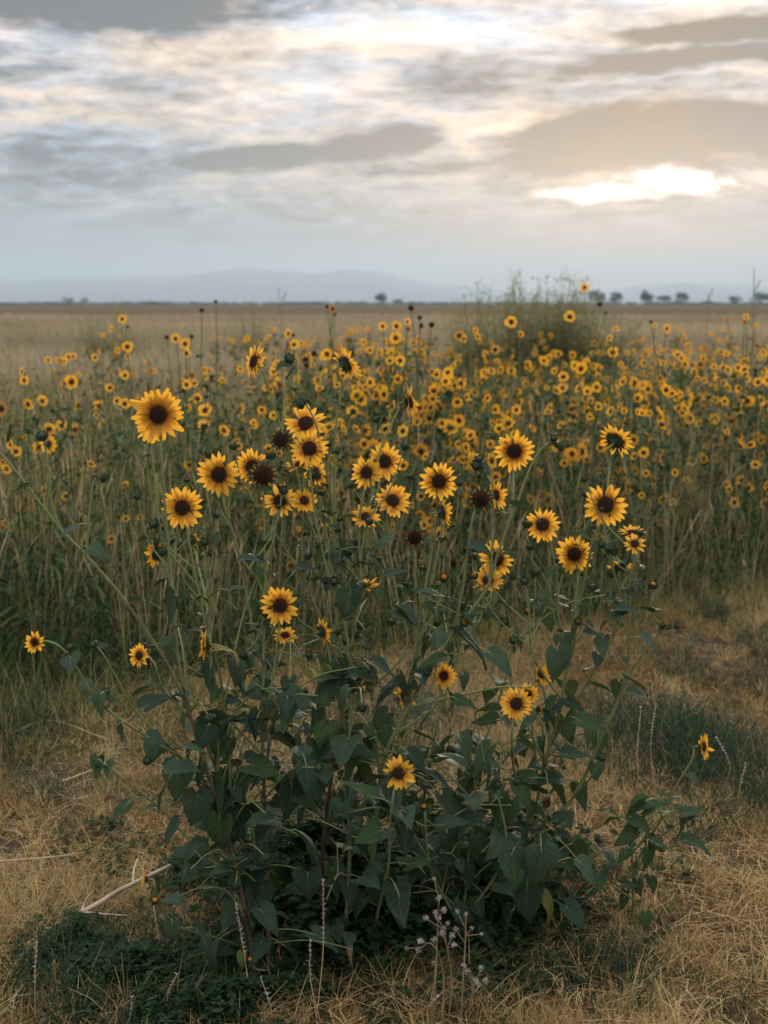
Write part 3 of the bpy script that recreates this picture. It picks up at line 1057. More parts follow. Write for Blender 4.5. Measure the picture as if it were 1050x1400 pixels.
HEADS, LEAF_SPOTS = [], []


class Plant:
    """a sunflower plant traced stem by stem; everything is stored relative to its base"""
    def __init__(s, base_px, depth, label, seed):
        s.base = on_ground(*base_px)
        s.base.z = 0
        s.root = empty('sunflower_plant', s.base)
        tag(s.root, label, 'sunflower', 'wild sunflowers of the big clump in front')
        s.mb = MB()
        s.samples = []          # world points with stem tint and radius
        s.depth = depth
        s.seed = seed
        s.k = 0
        s.paths = []

    def near_px(s, px, py):
        best, bd = None, 1e9
        for p, q, rr in s.samples:
            d = (q[0] - px) ** 2 + (q[1] - py) ** 2
            if d < bd: best, bd = (p, rr), d
        return best

    def stem(s, pts, y1=None, r0=0.0045, r1=0.0024, brown=(0.2, 0.0), ground=False, end=None, leafy=True):
        y1 = s.depth if y1 is None else y1
        if ground:
            start = on_ground(*pts[0])
            start.z = -0.02
            y0 = start.y
        else:
            start, rr = s.near_px(*pts[0])
            y0 = start.y
            r0 = min(r0, rr * 0.95)
        ds = [0]
        for i in range(1, len(pts)):
            ds.append(ds[-1] + math.hypot(pts[i][0] - pts[i - 1][0], pts[i][1] - pts[i - 1][1]))
        P = [start]
        for i in range(1, len(pts)):
            P.append(unproject(pts[i][0], pts[i][1], y0 + (y1 - y0) * ds[i] / ds[-1]))
        if end is not None:
            P = [p for p in P if (p - end[-1]).length > 0.018 or p is P[0]] + end
        path = catmull(P, 0.014)
        s.mb.tube([p - s.base for p in path], r0, r1, 7, brown[0], brown[1], rough=0.06)
        n = len(path)
        for i, p in enumerate(path):
            d = p - Vector((0, 0, CAM_H))
            dep = d.y * math.cos(PITCH) - d.z * math.sin(PITCH)
            vv = d.y * math.sin(PITCH) + d.z * math.cos(PITCH)
            s.samples.append((p, (525 + FPX * d.x / dep, 700 - FPX * vv / dep), r0 + (r1 - r0) * i / n))
        s.paths.append((path, leafy))
        return path

    def head(s, px, py, dpx, yaw, pitch, kind, path, y1=None, r0=0.0034, brown=(0.25, 0.0), ground=False, leafy=True):
        random.seed(s.seed * 97 + s.k)
        s.k += 1
        y1 = (s.depth if y1 is None else y1)
        c = unproject(px, py, y1)
        R = 1.06 * dpx / 2 * c.y / FPX
        f = facing(yaw + random.uniform(-9, 9), pitch + random.uniform(-7, 7))
        back = 0.30 if kind != 'seed' else 0.7
        HEADS.append((c.copy(), R))
        end = [c - f * R * (back + 0.55), c - f * R * back]
        s.stem(path, y1, r0, 0.0022, brown, ground, end, leafy)
        add_head(s.root, c - s.base, R, f, kind, s.seed * 31 + s.k)

    def bud(s, px, py, dpx, yaw, pitch, path, y1=None, r0=0.0028, yellow=False, leaf=True):
        random.seed(s.seed * 89 + s.k)
        s.k += 1
        y1 = (s.depth if y1 is None else y1)
        c = unproject(px, py, y1)
        R = dpx / 2 * c.y / FPX
        f = facing(yaw, pitch)
        s.stem(path, y1, r0, 0.0016, (0.15, 0.0), False, [c - f * R * 1.3, c - f * R * 0.6], False)
        add_bud(s.root, c - s.base, R, f, s.seed * 37 + s.k, yellow)
        if leaf:
            for _ in range(2):
                s.leaf_at(c - f * R * random.uniform(1.2, 2.2), random.uniform(0.018, 0.032), random.uniform(0, 360), random.uniform(-50, 30))

    def leaf_at(s, p, size, yaw, pitch, roll=None, src=None, narrow=0.75, petiole_from=None):
        """leaf blade whose base is p; grows towards yaw/pitch"""
        d = facing(yaw, pitch)
        up = Vector((0, 0, 1))
        side = up.cross(d)
        if side.length < 0.05: side = Vector((1, 0, 0))
        side.normalize()
        nrm = d.cross(side)
        if nrm.z < 0: nrm, side = -nrm, -side
        ro = random.uniform(-0.7, 0.7) if roll is None else roll
        m = Matrix(((d.x, side.x, nrm.x), (d.y, side.y, nrm.y), (d.z, side.z, nrm.z))).to_4x4()
        m = Matrix.Translation(p - s.base) @ m @ Matrix.Rotation(ro, 4, 'X') @ Matrix.Diagonal((size, size * narrow * random.uniform(0.9, 1.15), size, 1))
        if petiole_from is not None:
            mid = (petiole_from + p) / 2 + Vector((0, 0, 0.07 * (p - petiole_from).length))
            s.mb.tube([q - s.base for q in catmull([petiole_from, mid, p, p + d * size * 0.12], 0.02)], 0.0018, 0.0011, 5, 0.5, 0.35)
        q_ = random.random()
        lo = link('leaf', random.choice(src or (LEAVES_Y if q_ < 0.025 else (LEAVES_B if q_ < 0.17 else LEAVES))), s.root, m)
        LEAF_SPOTS.append((lo, p + d * size * 0.45, size))
        return lo

    def leaf_px(s, px, py, lpx, deg, depth=None, roll=None, src=None, narrow=0.85, lean=0):
        """leaf seen with its middle at a place in the photograph; deg: direction of its tip on the page, 0 right, -90 down"""
        random.seed(s.seed * 53 + int(px * 7 + py))
        y1 = (s.depth - 0.1 if depth is None else depth)
        c = unproject(px, py, y1)
        L_ = lpx * c.y / FPX
        d = Vector((math.cos(R_(deg)), lean if lean else random.uniform(-0.5, 0.1), math.sin(R_(deg)))).normalized()
        p = c - d * L_ * 0.5
        st, _ = s.near_px(px - math.cos(R_(deg)) * lpx * 0.8, py + math.sin(R_(deg)) * lpx * 0.8)
        if (st - p).length > 0.22:
            st = p + (st - p).normalized() * 0.20
        yaw = math.degrees(math.atan2(d.x, -d.y))
        pit = math.degrees(math.asin(d.z))
        # show the upper side to the camera when the leaf hangs
        l = s.leaf_at(p, L_, yaw, pit, random.uniform(-0.5, 0.5) if roll is None else roll, src, narrow, st)
        return l

    def dress(s, n_shoots, top=0.62, dens=1.0, spread=0.3, src=None, big=1.0, wisps=0):
        """leaves along the stems, leafy side shoots low down"""
        random.seed(s.seed * 11 + 5)
        main = [p for p, lf in s.paths if lf]
        for _ in range(n_shoots):
            path = random.choice(main[:4])
            cand = [p for p in path if 0.04 < p.z < top]
            if len(cand) < 4: continue
            p0 = random.choice(cand)
            a = random.uniform(0, 6.28)
            ln_ = random.uniform(0.5, 1.0) * spread
            d = Vector((math.cos(a), math.sin(a), random.uniform(0.1, 0.9))).normalized()
            p2 = p0 + d * ln_ + Vector((0, 0, random.uniform(-0.05, 0.06)))
            p2.z = max(p2.z, 0.04)
            p1 = p0.lerp(p2, 0.5) + Vector((0, 0, 0.03))
            pa = catmull([p0, p1, p2], 0.02)
            s.mb.tube([q - s.base for q in pa], 0.0026, 0.0013, 5, 0.3, 0.05)
            s.paths.append((pa, True))
            if random.random() < 0.45:
                add_bud(s.root, pa[-1] - s.base, random.uniform(0.007, 0.011), (pa[-1] - pa[-2]), random.randint(0, 9999), random.random() < 0.3)
        up = [q for q in s.samples if 0.55 < q[0].z < 0.98]
        for _ in range(wisps if up else 0):
            p0 = random.choice(up)[0]
            a = random.uniform(0, 3.14)
            ln_ = random.uniform(0.08, 0.2)
            out = random.uniform(0.3, 0.9)
            p2 = p0 + Vector((math.cos(a) * out, math.sin(a) * out * 0.6, 1.0)).normalized() * ln_
            p1 = p0.lerp(p2, 0.5) + Vector((math.cos(a), math.sin(a), -0.6)) * 0.015
            pa = catmull([p0, p1, p2], 0.015)
            s.mb.tube([q - s.base for q in pa], 0.0022, 0.0013, 5, 0.1, 0.0)
            f = (pa[-1] - pa[-2]).normalized()
            rb = random.uniform(0.006, 0.011)
            add_bud(s.root, p2 + f * rb * 0.6 - s.base, rb, f, random.randint(0, 9999), random.random() < 0.2)
            for _ in range(random.randint(2, 4)):
                s.leaf_at(random.choice(pa[1:]), random.uniform(0.018, 0.042), random.uniform(0, 360), random.uniform(-60, 35), None, None, 0.55)
        for path, lf in s.paths:
            if not lf: continue
            acc = random.uniform(0, 0.05)
            ang_ = random.uniform(0, 360)
            L_ = sum((path[i + 1] - path[i]).length for i in range(len(path) - 1))
            run = 0
            for i in range(1, len(path)):
                dl = (path[i] - path[i - 1]).length
                run += dl
                acc -= dl
                if acc > 0 or run > L_ - 0.035: continue
                z = path[i].z
                low = min(1, max(0, (0.98 - z) / 0.6))
                acc = (0.036 + 0.034 * (1 - low)) * random.uniform(0.7, 1.4) / dens
                if low < 0.05 and random.random() < 0.25: continue
                ang_ += 137.5 + random.uniform(-30, 30)
                size = big * (0.031 + 0.066 * low) * random.triangular(0.35, 1.15, 0.6)
                if random.random() < 0.15: size *= 0.55
                pet = size * random.uniform(0.35, 0.8)
                fy = facing(ang_, random.uniform(5, 45))
                p = path[i] + fy * pet
                if p.z < 0.02: p.z = 0.02
                s.leaf_at(p, size, ang_ + random.uniform(-20, 20), random.uniform(-78, 35) if low > 0.2 else random.uniform(-45, 35), None, src, random.uniform(0.6, 0.95) if low > 0.2 else random.uniform(0.45, 0.7), path[i])

    def done(s):
        link('stem', s.mb.mesh('stem', M_STEM), s.root)


# ------------------------------------------------------------------ the clump in front
# tall straight plant, the withered head on top
A = Plant((368, 1342), 2.98, 'tall straight sunflower stem with a withered brown head above two yellow flowers', 1)
A.head(360, 649, 31, 12, 12, 'seed', [(368, 1342), (365, 1203), (361, 1085), (359, 987), (361, 850), (362, 750), (360, 672)], 2.98, 0.0052, (0.75, 0.1), True)
A.head(383, 828, 56, 3, 4, 'open', [(360, 1010), (371, 940), (377, 895), (381, 862)], 2.92)
A.head(383, 684, 52, 5, 42, 'open', [(361, 850), (366, 770), (374, 712)], 3.05)
A.head(299, 649, 61, 4, 5, 'open', [(361, 838), (356, 800), (330, 763), (316, 720), (307, 690)], 2.9)
A.head(390, 868, 34, 10, 60, 'small', [(361, 960), (380, 905), (388, 885)], 3.12)
A.bud(345, 1122, 9, 0, 70, [(365, 1200), (352, 1180), (345, 1135)], 2.85, yellow=True)
A.bud(342, 1312, 8, 0, 60, [(367, 1330), (350, 1325), (343, 1318)], 2.75, yellow=True)
for q in ((372, 1018, 52, -60), (393, 982, 48, -88), (330, 1090, 50, -120), (356, 1240, 60, -80), (408, 1312, 52, -45), (430, 1158, 62, -35), (400, 1100, 60, -85), (437, 1080, 55, -80), (340, 1215, 50, -100), (320, 940, 36, -100), (345, 1000, 40, -110), (318, 1200, 50, -120), (450, 1288, 52, -20), (350, 1365, 46, -80), (420, 1215, 46, -90), (415, 1060, 46, -70)):
    A.leaf_px(*q)
l = A.leaf_px(478, 1312, 30, -95, 2.82, src=DEAD, narrow=0.5)
l['label'] = 'dry brown shrivelled leaf hanging low'
A.dress(14, 0.6, 1.05, 0.26, wisps=8)
A.done()

# plant with the big ragged flower
B = Plant((346, 1330), 2.95, 'sunflower with the biggest raggedest yellow flower, upper left of the clump', 2)
B.head(216, 567, 78, -8, 4, 'ragged', [(346, 1330), (318, 1180), (285, 1060), (262, 985), (244, 900), (235, 812), (230, 740), (224, 677), (220, 612)], 2.86, 0.005, (0.7, 0.0), True)
B.head(206, 586, 46, -25, 10, 'small', [(243, 890), (236, 830), (218, 717), (213, 667), (208, 610)], 3.0)
B.head(249, 694, 58, 2, 6, 'open', [(318, 1180), (312, 1023), (299, 960), (280, 850), (265, 777), (257, 730)], 2.92)
B.head(213, 756, 42, -118, 8, 'small', [(235, 830), (228, 790), (222, 765)], 2.95)
B.head(264, 738, 30, 150, 0, 'wither', [(292, 905), (283, 830), (270, 770), (266, 752)], 3.15)
B.head(279, 882, 46, -72, 5, 'small', [(312, 1010), (302, 930), (294, 895)], 2.88)
B.bud(211, 717, 14, -40, 40, [(250, 775), (232, 750), (222, 737), (214, 727)], 2.95)
B.bud(214, 741, 11, -60, 10, [(262, 800), (240, 765), (222, 745)], 2.93)
B.bud(279, 742, 12, 30, 50, [(295, 863), (283, 783), (275, 752)], 2.98)
B.bud(288, 757, 11, 60, 20, [(285, 790), (286, 775)], 3.0)
B.bud(355, 764, 10, 40, 10, [(310, 960), (330, 850), (350, 790)], 3.0)
for q in ((231, 838, 62, -80), (248, 822, 40, -60), (240, 1075, 62, -100), (270, 1062, 50, -110), (312, 885, 36, 5), (300, 1090, 56, -100), (287, 1318, 60, -100), (205, 935, 42, 40), (285, 930, 38, -100), (325, 925, 36, -90), (268, 1110, 50, -95), (300, 1145, 56, -90), (345, 760, 34, 20), (260, 860, 22, 170), (330, 800, 34, 30), (275, 1010, 40, -120)):
    B.leaf_px(*q)
B.dress(12, 0.6, 1.0, 0.24, wisps=9)
B.done()

# long stem leaning out of the picture on the left
D_ = Plant((353, 1352), 2.9, 'long dark stem leaning far left out of the clump, carrying three buds', 3)
D_.stem([(353, 1352), (330, 1220), (305, 1120), (291, 1079), (279, 1040), (257, 971), (231, 911), (170, 820), (118, 760), (82, 722), (32, 658), (-6, 612), (-40, 575)], 2.9, 0.0048, 0.0027, (0.9, 0.1), True)
D_.bud(58, 597, 16, -20, 60, [(82, 722), (71, 688), (66, 640), (64, 610)], 2.9)
D_.bud(141, 653, 13, 70, -10, [(118, 760), (122, 700), (127, 662), (133, 648)], 2.9)
D_.bud(-46, 566, 20, -40, 40, [(-38, 578), (-42, 572)], 2.9)
for q in ((85, 728, 36, 200), (140, 754, 34, -10), (30, 665, 22, 195)):
    D_.leaf_px(*q)
D_.dress(5, 0.35, 0.55, 0.2)
D_.done()

# low plant reaching left over the straw
E_ = Plant((338, 1310), 2.85, 'low sunflower arching left over the straw with two small flowers on thin stems', 4)
E_.head(47, 878, 33, -25, 8, 'small', [(338, 1310), (330, 1150), (283, 1074), (257, 1044), (206, 1010), (159, 980), (129, 952), (99, 903), (76, 880)], 2.82, 0.004, (0.8, 0.0), True)
E_.head(190, 896, 34, -30, 14, 'small', [(330, 1150), (279, 1010), (249, 971), (223, 941), (210, 905)], 2.85)
E_.bud(198, 884, 10, -70, 5, [(300, 1060), (296, 946), (257, 911), (230, 882), (212, 881)], 2.9)
E_.bud(128, 881, 12, -20, 40, [(257, 1044), (214, 1001), (184, 971), (165, 937), (140, 893)], 2.8)
E_.bud(96, 885, 12, -10, 60, [(112, 925), (99, 905), (97, 895)], 2.83)
E_.bud(145, 946, 11, 10, 60, [(150, 975), (138, 958), (142, 952)], 2.82)
E_.bud(202, 1040, 12, -20, 30, [(283, 1074), (235, 1052), (214, 1046)], 2.8)
E_.bud(134, 1044, 13, -60, 10, [(338, 1225), (300, 1190), (261, 1151), (223, 1109), (180, 1074), (150, 1050)], 2.72)
E_.head(198, 1202, 27, -75, 5, 'young', [(338, 1300), (300, 1284), (244, 1267), (219, 1237), (211, 1212)], 2.7)
E_.bud(212, 1231, 11, 0, 60, [(244, 1267), (225, 1248), (215, 1238)], 2.7, yellow=True)
for q in ((134, 968, 38, -100), (131, 1052, 34, -100), (138, 1030, 22, 70), (166, 1004, 26, -100), (217, 1011, 36, -10), (178, 945, 42, 35), (160, 1110, 34, 215), (215, 1095, 50, -120), (250, 1050, 56, 20), (232, 1140, 42, -130), (195, 1108, 30, 200), (235, 1275, 28, -90), (268, 1020, 40, 10)):
    E_.leaf_px(*q)
E_.dress(7, 0.4, 0.8, 0.2)
E_.done()

# middle plant with the crowd of overlapping heads
C = Plant((468, 1330), 3.1, 'sunflower with many overlapping heads left of centre, one turned to the sky', 5)
C.head(475, 497, 52, 128, 20, 'open', [(468, 1330), (478, 1150), (470, 1000), (462, 850), (460, 750), (457, 650), (460, 577), (467, 520)], 3.1, 0.0052, (0.6, 0.0), True)
C.head(423, 613, 54, 12, 10, 'open', [(480, 1080), (478, 900), (457, 810), (443, 763), (430, 700), (424, 645)], 3.0)
C.head(418, 578, 58, -10, 30, 'open', [(462, 840), (455, 700), (440, 630), (428, 600)], 3.2)
C.head(410, 634, 42, -15, 58, 'small', [(443, 763), (427, 717), (415, 665)], 3.08)
C.head(431, 648, 40, 140, 5, 'small', [(457, 810), (445, 720), (436, 675)], 3.14)
C.head(416, 684, 38, 15, 30, 'small', [(450, 785), (430, 730), (420, 705)], 3.02)
C.head(345, 638, 50, 10, 6, 'open', [(478, 930), (445, 870), (427, 817), (390, 750), (350, 693), (340, 668)], 3.08, brown=(0.6, 0.0))
C.head(384, 600, 25, -15, 18, 'seed', [(420, 790), (410, 663), (397, 633), (388, 612)], 3.05)
C.head(346, 494, 48, -62, 12, 'open', [(400, 640), (383, 580), (367, 530), (359, 508)], 3.05)
C.bud(395, 491, 14, 40, 30, [(383, 590), (388, 550), (393, 510)], 3.1)
C.bud(411, 553, 12, -40, -20, [(492, 735), (450, 663), (433, 583), (420, 552)], 3.0)
C.head(442, 863, 38, 118, 10, 'small', [(470, 990), (455, 920), (446, 880)], 3.0)
C.bud(447, 795, 11, 0, 50, [(462, 860), (456, 820), (449, 805)], 3.05)
for q in ((480, 832, 42, -80), (415, 549, 16, -80), (468, 752, 34, -70), (470, 963, 56, -5), (448, 920, 42, -80), (400, 890, 34, -60), (420, 775, 32, 10), (440, 740, 26, 30), (395, 512, 10, 60), (480, 1010, 40, -60), (435, 990, 40, -80), (370, 715, 22, 200), (420, 715, 26, -70), (390, 830, 24, 10), (500, 770, 30, 20)):
    C.leaf_px(*q)
C.dress(13, 0.62, 1.0, 0.25, wisps=12)
C.done()

# centre plant, brown stem
F = Plant((452, 1318), 3.05, 'brown-stemmed sunflower with a tight trio of flowers in the centre', 6)
F.head(501, 646, 47, -10, 8, 'open', [(452, 1318), (440, 1190), (457, 1035), (473, 948), (485, 850), (493, 807), (491, 721), (497, 675)], 3.0, 0.0052, (0.95, 0.2), True)
F.head(526, 631, 52, 14, 18, 'open', [(492, 790), (506, 720), (519, 660)], 3.1)
F.head(537, 684, 52, 8, 36, 'open', [(470, 970), (553, 893), (544, 824), (534, 764), (529, 705)], 3.05, brown=(0.2, 0.0))
F.head(500, 706, 40, 15, 40, 'small', [(490, 820), (494, 760), (499, 725)], 3.0)
F.bud(505, 713, 10, 20, -30, [(515, 760), (524, 735), (518, 715)], 2.96)
F.head(562, 549, 46, 68, 8, 'open', [(492, 820), (505, 700), (518, 625), (527, 597), (545, 560)], 3.1, brown=(0.1, 0.0))
F.bud(515, 573, 11, -40, 30, [(520, 620), (523, 600), (520, 584)], 3.1)
F.head(487, 943, 26, 10, 60, 'young', [(460, 1030), (478, 985), (486, 958)], 3.1)
F.head(500, 800, 40, -30, 75, 'small', [(486, 860), (494, 830), (499, 812)], 3.18)
F.bud(457, 795, 12, 0, 40, [(488, 850), (470, 820), (460, 803)], 2.98)
for q in ((475, 830, 40, -100), (495, 690, 28, 200), (560, 842, 42, -20), (527, 985, 66, -60), (545, 780, 30, 20), (520, 740, 32, 200), (500, 920, 46, 10), (455, 770, 34, -110), (510, 870, 36, -40), (445, 1015, 44, -90), (430, 1035, 40, -100), (530, 910, 46, -10), (512, 1010, 40, -60)):
    F.leaf_px(*q)
F.dress(12, 0.62, 1.0, 0.25, wisps=12)
F.done()

# thick slanting stem, right of centre
G = Plant((505, 1310), 3.05, 'thick slanting sunflower stem ending in a hooked bud, flowers either side', 7)
G.stem([(505, 1310), (512, 1150), (525, 1045), (551, 980), (613, 876), (664, 807), (681, 756), (703, 700), (725, 640), (742, 612), (757, 604)], 3.0, 0.0064, 0.0024, (0.45, 0.0), True)
G.bud(768, 609, 16, 75, -25, [(750, 607), (757, 603), (763, 604)], 3.0, yellow=True)
G.bud(757, 600, 9, 0, 60, [(745, 610), (752, 604)], 3.0)
G.head(703, 617, 57, 4, 6, 'open', [(686, 745), (699, 700), (702, 650)], 3.08)
G.head(600, 658, 55, 0, 8, 'open', [(560, 965), (590, 800), (603, 730), (603, 690)], 3.15)
G.head(606, 700, 44, 115, 0, 'small', [(551, 985), (565, 900), (579, 816), (587, 773), (595, 722)], 3.05)
G.head(657, 682, 27, 0, 8, 'seed', [(617, 870), (632, 807), (639, 756), (647, 705)], 2.95)
G.head(679, 677, 42, 55, 5, 'small', [(668, 800), (673, 747), (672, 695)], 3.05)
G.bud(653, 636, 15, -40, 20, [(673, 720), (672, 660), (664, 640)], 3.05)
G.bud(655, 628, 11, 0, 60, [(670, 655), (663, 636)], 3.05)
G.head(679, 764, 55, 6, 12, 'open', [(650, 830), (668, 830), (672, 795)], 3.12)
G.head(667, 793, 46, -5, 45, 'small', [(640, 850), (655, 850), (662, 815)], 3.05)
G.head(567, 735, 22, 10, 10, 'seed', [(551, 985), (568, 900), (568, 800), (568, 755)], 3.1)
G.bud(702, 787, 12, -60, 20, [(560, 970), (680, 940), (729, 936), (726, 876), (720, 807), (710, 792)], 3.0)
G.bud(716, 795, 11, 20, 60, [(722, 830), (719, 808)], 3.0)
G.head(545, 1057, 51, 2, 6, 'small', [(508, 1290), (530, 1190), (532, 1141), (537, 1092)], 2.8)
G.head(607, 924, 40, 25, 10, 'small', [(540, 1005), (590, 970), (604, 945)], 3.05)
G.head(553, 952, 44, 60, 15, 'small', [(532, 1030), (545, 990), (550, 970)], 3.1)
G.bud(634, 852, 11, 30, 40, [(600, 900), (625, 890), (632, 862)], 3.0, yellow=True)
G.bud(607, 790, 12, 0, 50, [(570, 880), (598, 830), (606, 802)], 3.05, yellow=True)
for q in ((650, 886, 68, -35), (690, 906, 48, -30), (725, 697, 44, -10, 2.95), (715, 700, 40, 10), (560, 843, 44, -30), (600, 812, 48, 0), (585, 905, 44, 190), (670, 1065, 42, -70), (550, 1110, 78, -40, 2.9), (500, 1150, 48, 200), (545, 1245, 52, -90, 2.75), (600, 1065, 50, -20), (640, 1030, 46, -60), (575, 1040, 40, -30), (605, 968, 46, -20), (660, 748, 36, 0), (590, 1180, 60, -30), (570, 1165, 56, -60), (620, 1110, 56, -50), (515, 1215, 50, -100), (590, 1010, 40, -10), (640, 960, 36, -10)):
    G.leaf_px(*q)
G.dress(20, 0.6, 1.05, 0.28, wisps=14)
G.done()

# right-hand plant
H = Plant((718, 1262), 3.1, 'right-hand sunflower branching into a fan of star-shaped flowers', 8)
H.head(828, 690, 63, 4, 8, 'open', [(718, 1262), (727, 1156), (740, 1066), (766, 967), (778, 893), (793, 824), (808, 750), (818, 715)], 3.05, 0.0058, (0.5, 0.0), True)
H.head(742, 717, 50, 0, 22, 'open', [(774, 910), (763, 841), (761, 790), (752, 740)], 3.05)
H.head(785, 758, 54, -4, 6, 'open', [(776, 905), (785, 840), (790, 790)], 3.15)
H.head(843, 601, 52, 140, 25, 'open', [(808, 750), (826, 700), (831, 661), (835, 625)], 3.12)
H.head(868, 743, 34, 10, 35, 'small', [(753, 1020), (836, 876), (849, 841), (866, 780), (869, 762)], 3.0, brown=(0.6, 0.0))
H.head(864, 727, 40, -10, 78, 'small', [(730, 1140), (783, 1091), (821, 1010), (855, 927), (861, 824), (872, 775), (866, 745)], 3.1, 0.0045)
H.head(848, 774, 38, 160, 60, 'small', [(838, 880), (845, 830), (848, 795)], 3.05)
H.bud(823, 744, 11, -40, 20, [(846, 845), (852, 824), (838, 781), (829, 752)], 3.0)
H.bud(853, 769, 12, -10, 30, [(860, 810), (864, 790), (858, 776)], 2.98)
H.bud(835, 752, 8, 10, 60, [(842, 790), (837, 762)], 3.0)
H.bud(925, 855, 12, 70, 15, [(838, 960), (864, 916), (903, 864), (915, 856)], 3.05)
H.bud(905, 855, 8, -20, 50, [(893, 880), (904, 863)], 3.05)
H.head(706, 962, 48, -6, 6, 'open', [(735, 1100), (705, 1060), (700, 1000)], 2.95)
H.head(722, 948, 34, 20, 40, 'small', [(738, 1080), (728, 1000), (724, 965)], 3.1)
H.head(740, 922, 34, 40, 30, 'small', [(752, 1020), (746, 960), (742, 940)], 3.1)
H.head(737, 970, 22, 60, 0, 'wither', [(745, 1050), (742, 1000), (738, 985)], 3.0)
H.head(749, 1098, 34, 50, 0, 'wither', [(730, 1150), (742, 1130), (746, 1112)], 2.95)
H.bud(722, 836, 11, 0, 60, [(765, 960), (730, 900), (724, 850)], 3.05, yellow=True)
H.bud(690, 850, 12, 0, 40, [(740, 1040), (700, 940), (692, 865)], 3.05)
H.bud(790, 850, 11, 20, 40, [(776, 905), (786, 875), (790, 862)], 3.0)
H.bud(822, 1035, 12, 30, 30, [(783, 1091), (810, 1060), (819, 1045)], 2.95)
for q in ((766, 914, 52, -80), (824, 887, 32, -90), (873, 935, 42, -25), (812, 992, 46, -15), (790, 1030, 38, 10), (705, 1195, 60, -80, 2.85), (740, 1190, 62, -90, 2.85), (810, 1195, 48, -40, 2.85), (770, 1175, 40, 0), (720, 1240, 56, -90), (690, 1120, 56, -110), (720, 1090, 50, -60), (760, 1130, 40, -20), (770, 815, 26, 5), (860, 832, 36, 5), (840, 840, 34, 200), (775, 780, 24, 180), (850, 767, 22, -10, 2.95), (690, 1270, 56, -110), (755, 1245, 50, -60), (640, 1260, 50, -80), (790, 1255, 46, -40), (665, 1175, 60, -90), (700, 1030, 40, 200), (660, 985, 36, 180)):
    H.leaf_px(*q)
H.dress(21, 0.55, 1.0, 0.27, wisps=12)
H.done()

# small plant to the right of the clump
J = Plant((866, 1258), 3.12, 'small leafy sunflower beside the clump with one flower facing right', 9)
J.head(963, 1021, 38, 62, 10, 'small', [(866, 1258), (870, 1185), (905, 1118), (918, 1085), (948, 1035)], 3.12, 0.0036, (0.3, 0.0), True)
J.stem([(868, 1215), (862, 1150), (852, 1100)], 3.1, 0.003, 0.0015)
J.stem([(880, 1165), (930, 1125), (965, 1120)], 3.05, 0.003, 0.0015)
J.stem([(868, 1230), (820, 1200), (790, 1180)], 3.0, 0.003, 0.0015)
J.bud(947, 1108, 9, 20, 60, [(925, 1128), (942, 1118)], 3.05)
J.bud(795, 1175, 10, -30, 40, [(805, 1192), (797, 1182)], 3.0, yellow=True)
for q in ((868, 1103, 40, 200), (895, 1100, 34, 30), (950, 1108, 36, 20), (958, 1153, 46, -10), (932, 1133, 30, -80), (855, 1145, 44, 200), (905, 1155, 36, -20), (887, 1178, 36, -80), (880, 1128, 40, -30), (915, 1108, 26, 20), (893, 1210, 26, -70), (885, 1260, 24, -80), (875, 1095, 34, 60)):
    J.leaf_px(*q, src=LEAVES_B)
J.dress(5, 0.4, 0.8, 0.16, LEAVES_B, 0.55)
J.done()

# low leafy plant filling the front of the clump
Lp = Plant((628, 1300), 2.95, 'low flowerless sunflower filling the base between the slanting stem and right-hand plant', 11)
Lp.stem([(628, 1300), (640, 1180), (650, 1090), (640, 1010)], 3.0, 0.0045, 0.002, (0.5, 0.1), True)
Lp.stem([(631, 1270), (590, 1190), (580, 1110)], 2.9, 0.004, 0.002, (0.5, 0.1))
Lp.stem([(632, 1260), (690, 1170), (680, 1080)], 2.95, 0.004, 0.002, (0.5, 0.1))
Lp.bud(640, 1003, 11, 0, 60, [(642, 1030), (640, 1014)], 3.0)
Lp.bud(580, 1103, 10, -30, 50, [(582, 1130), (580, 1112)], 2.9, yellow=True)
Lp.bud(680, 1073, 11, 30, 50, [(682, 1100), (680, 1082)], 2.95)
Lp.dress(13, 0.5, 1.0, 0.22)
Lp.done()

# plant hidden behind the clump that fills it with leaves
K = Plant((560, 1225), 3.3, 'leafy sunflower at the back of the clump, only its buds and leaves showing', 10)
K.stem([(560, 1225), (580, 1090), (600, 980), (625, 900), (640, 830)], 3.35, 0.005, 0.002, (0.5, 0.1), True)
K.stem([(566, 1180), (530, 1050), (500, 930), (470, 880)], 3.35, 0.0045, 0.002, (0.5, 0.1))
K.stem([(572, 1150), (650, 1040), (690, 930), (700, 880)], 3.35, 0.0045, 0.002, (0.5, 0.1))
K.stem([(564, 1200), (420, 1080), (400, 960), (420, 900)], 3.35, 0.0045, 0.002, (0.5, 0.1))
K.stem([(564, 1200), (340, 1110), (320, 990), (330, 930)], 3.3, 0.0045, 0.002, (0.5, 0.1))
for q in ((642, 826, 11), (470, 876, 12), (702, 876, 11), (422, 896, 10), (331, 926, 10), (560, 800, 12)):
    K.bud(q[0], q[1], q[2], random.uniform(-60, 60), 50, [(q[0] + 2, q[1] + 30), (q[0], q[1] + 12)], 3.35)
K.dress(26, 0.68, 0.95, 0.3)
K.done()

# leaves do not grow across an open flower: drop those that would
for lo, p, size in LEAF_SPOTS:
    for c, R in HEADS:
        if p.y < c.y + 0.02 and (Vector((p.x, 0, p.z)) - Vector((c.x, 0, c.z)) + Vector((0, 0, (c.y - p.y) * 0.15))).length < R * 0.85 + size * 0.32:
            bpy.data.objects.remove(lo)
            break

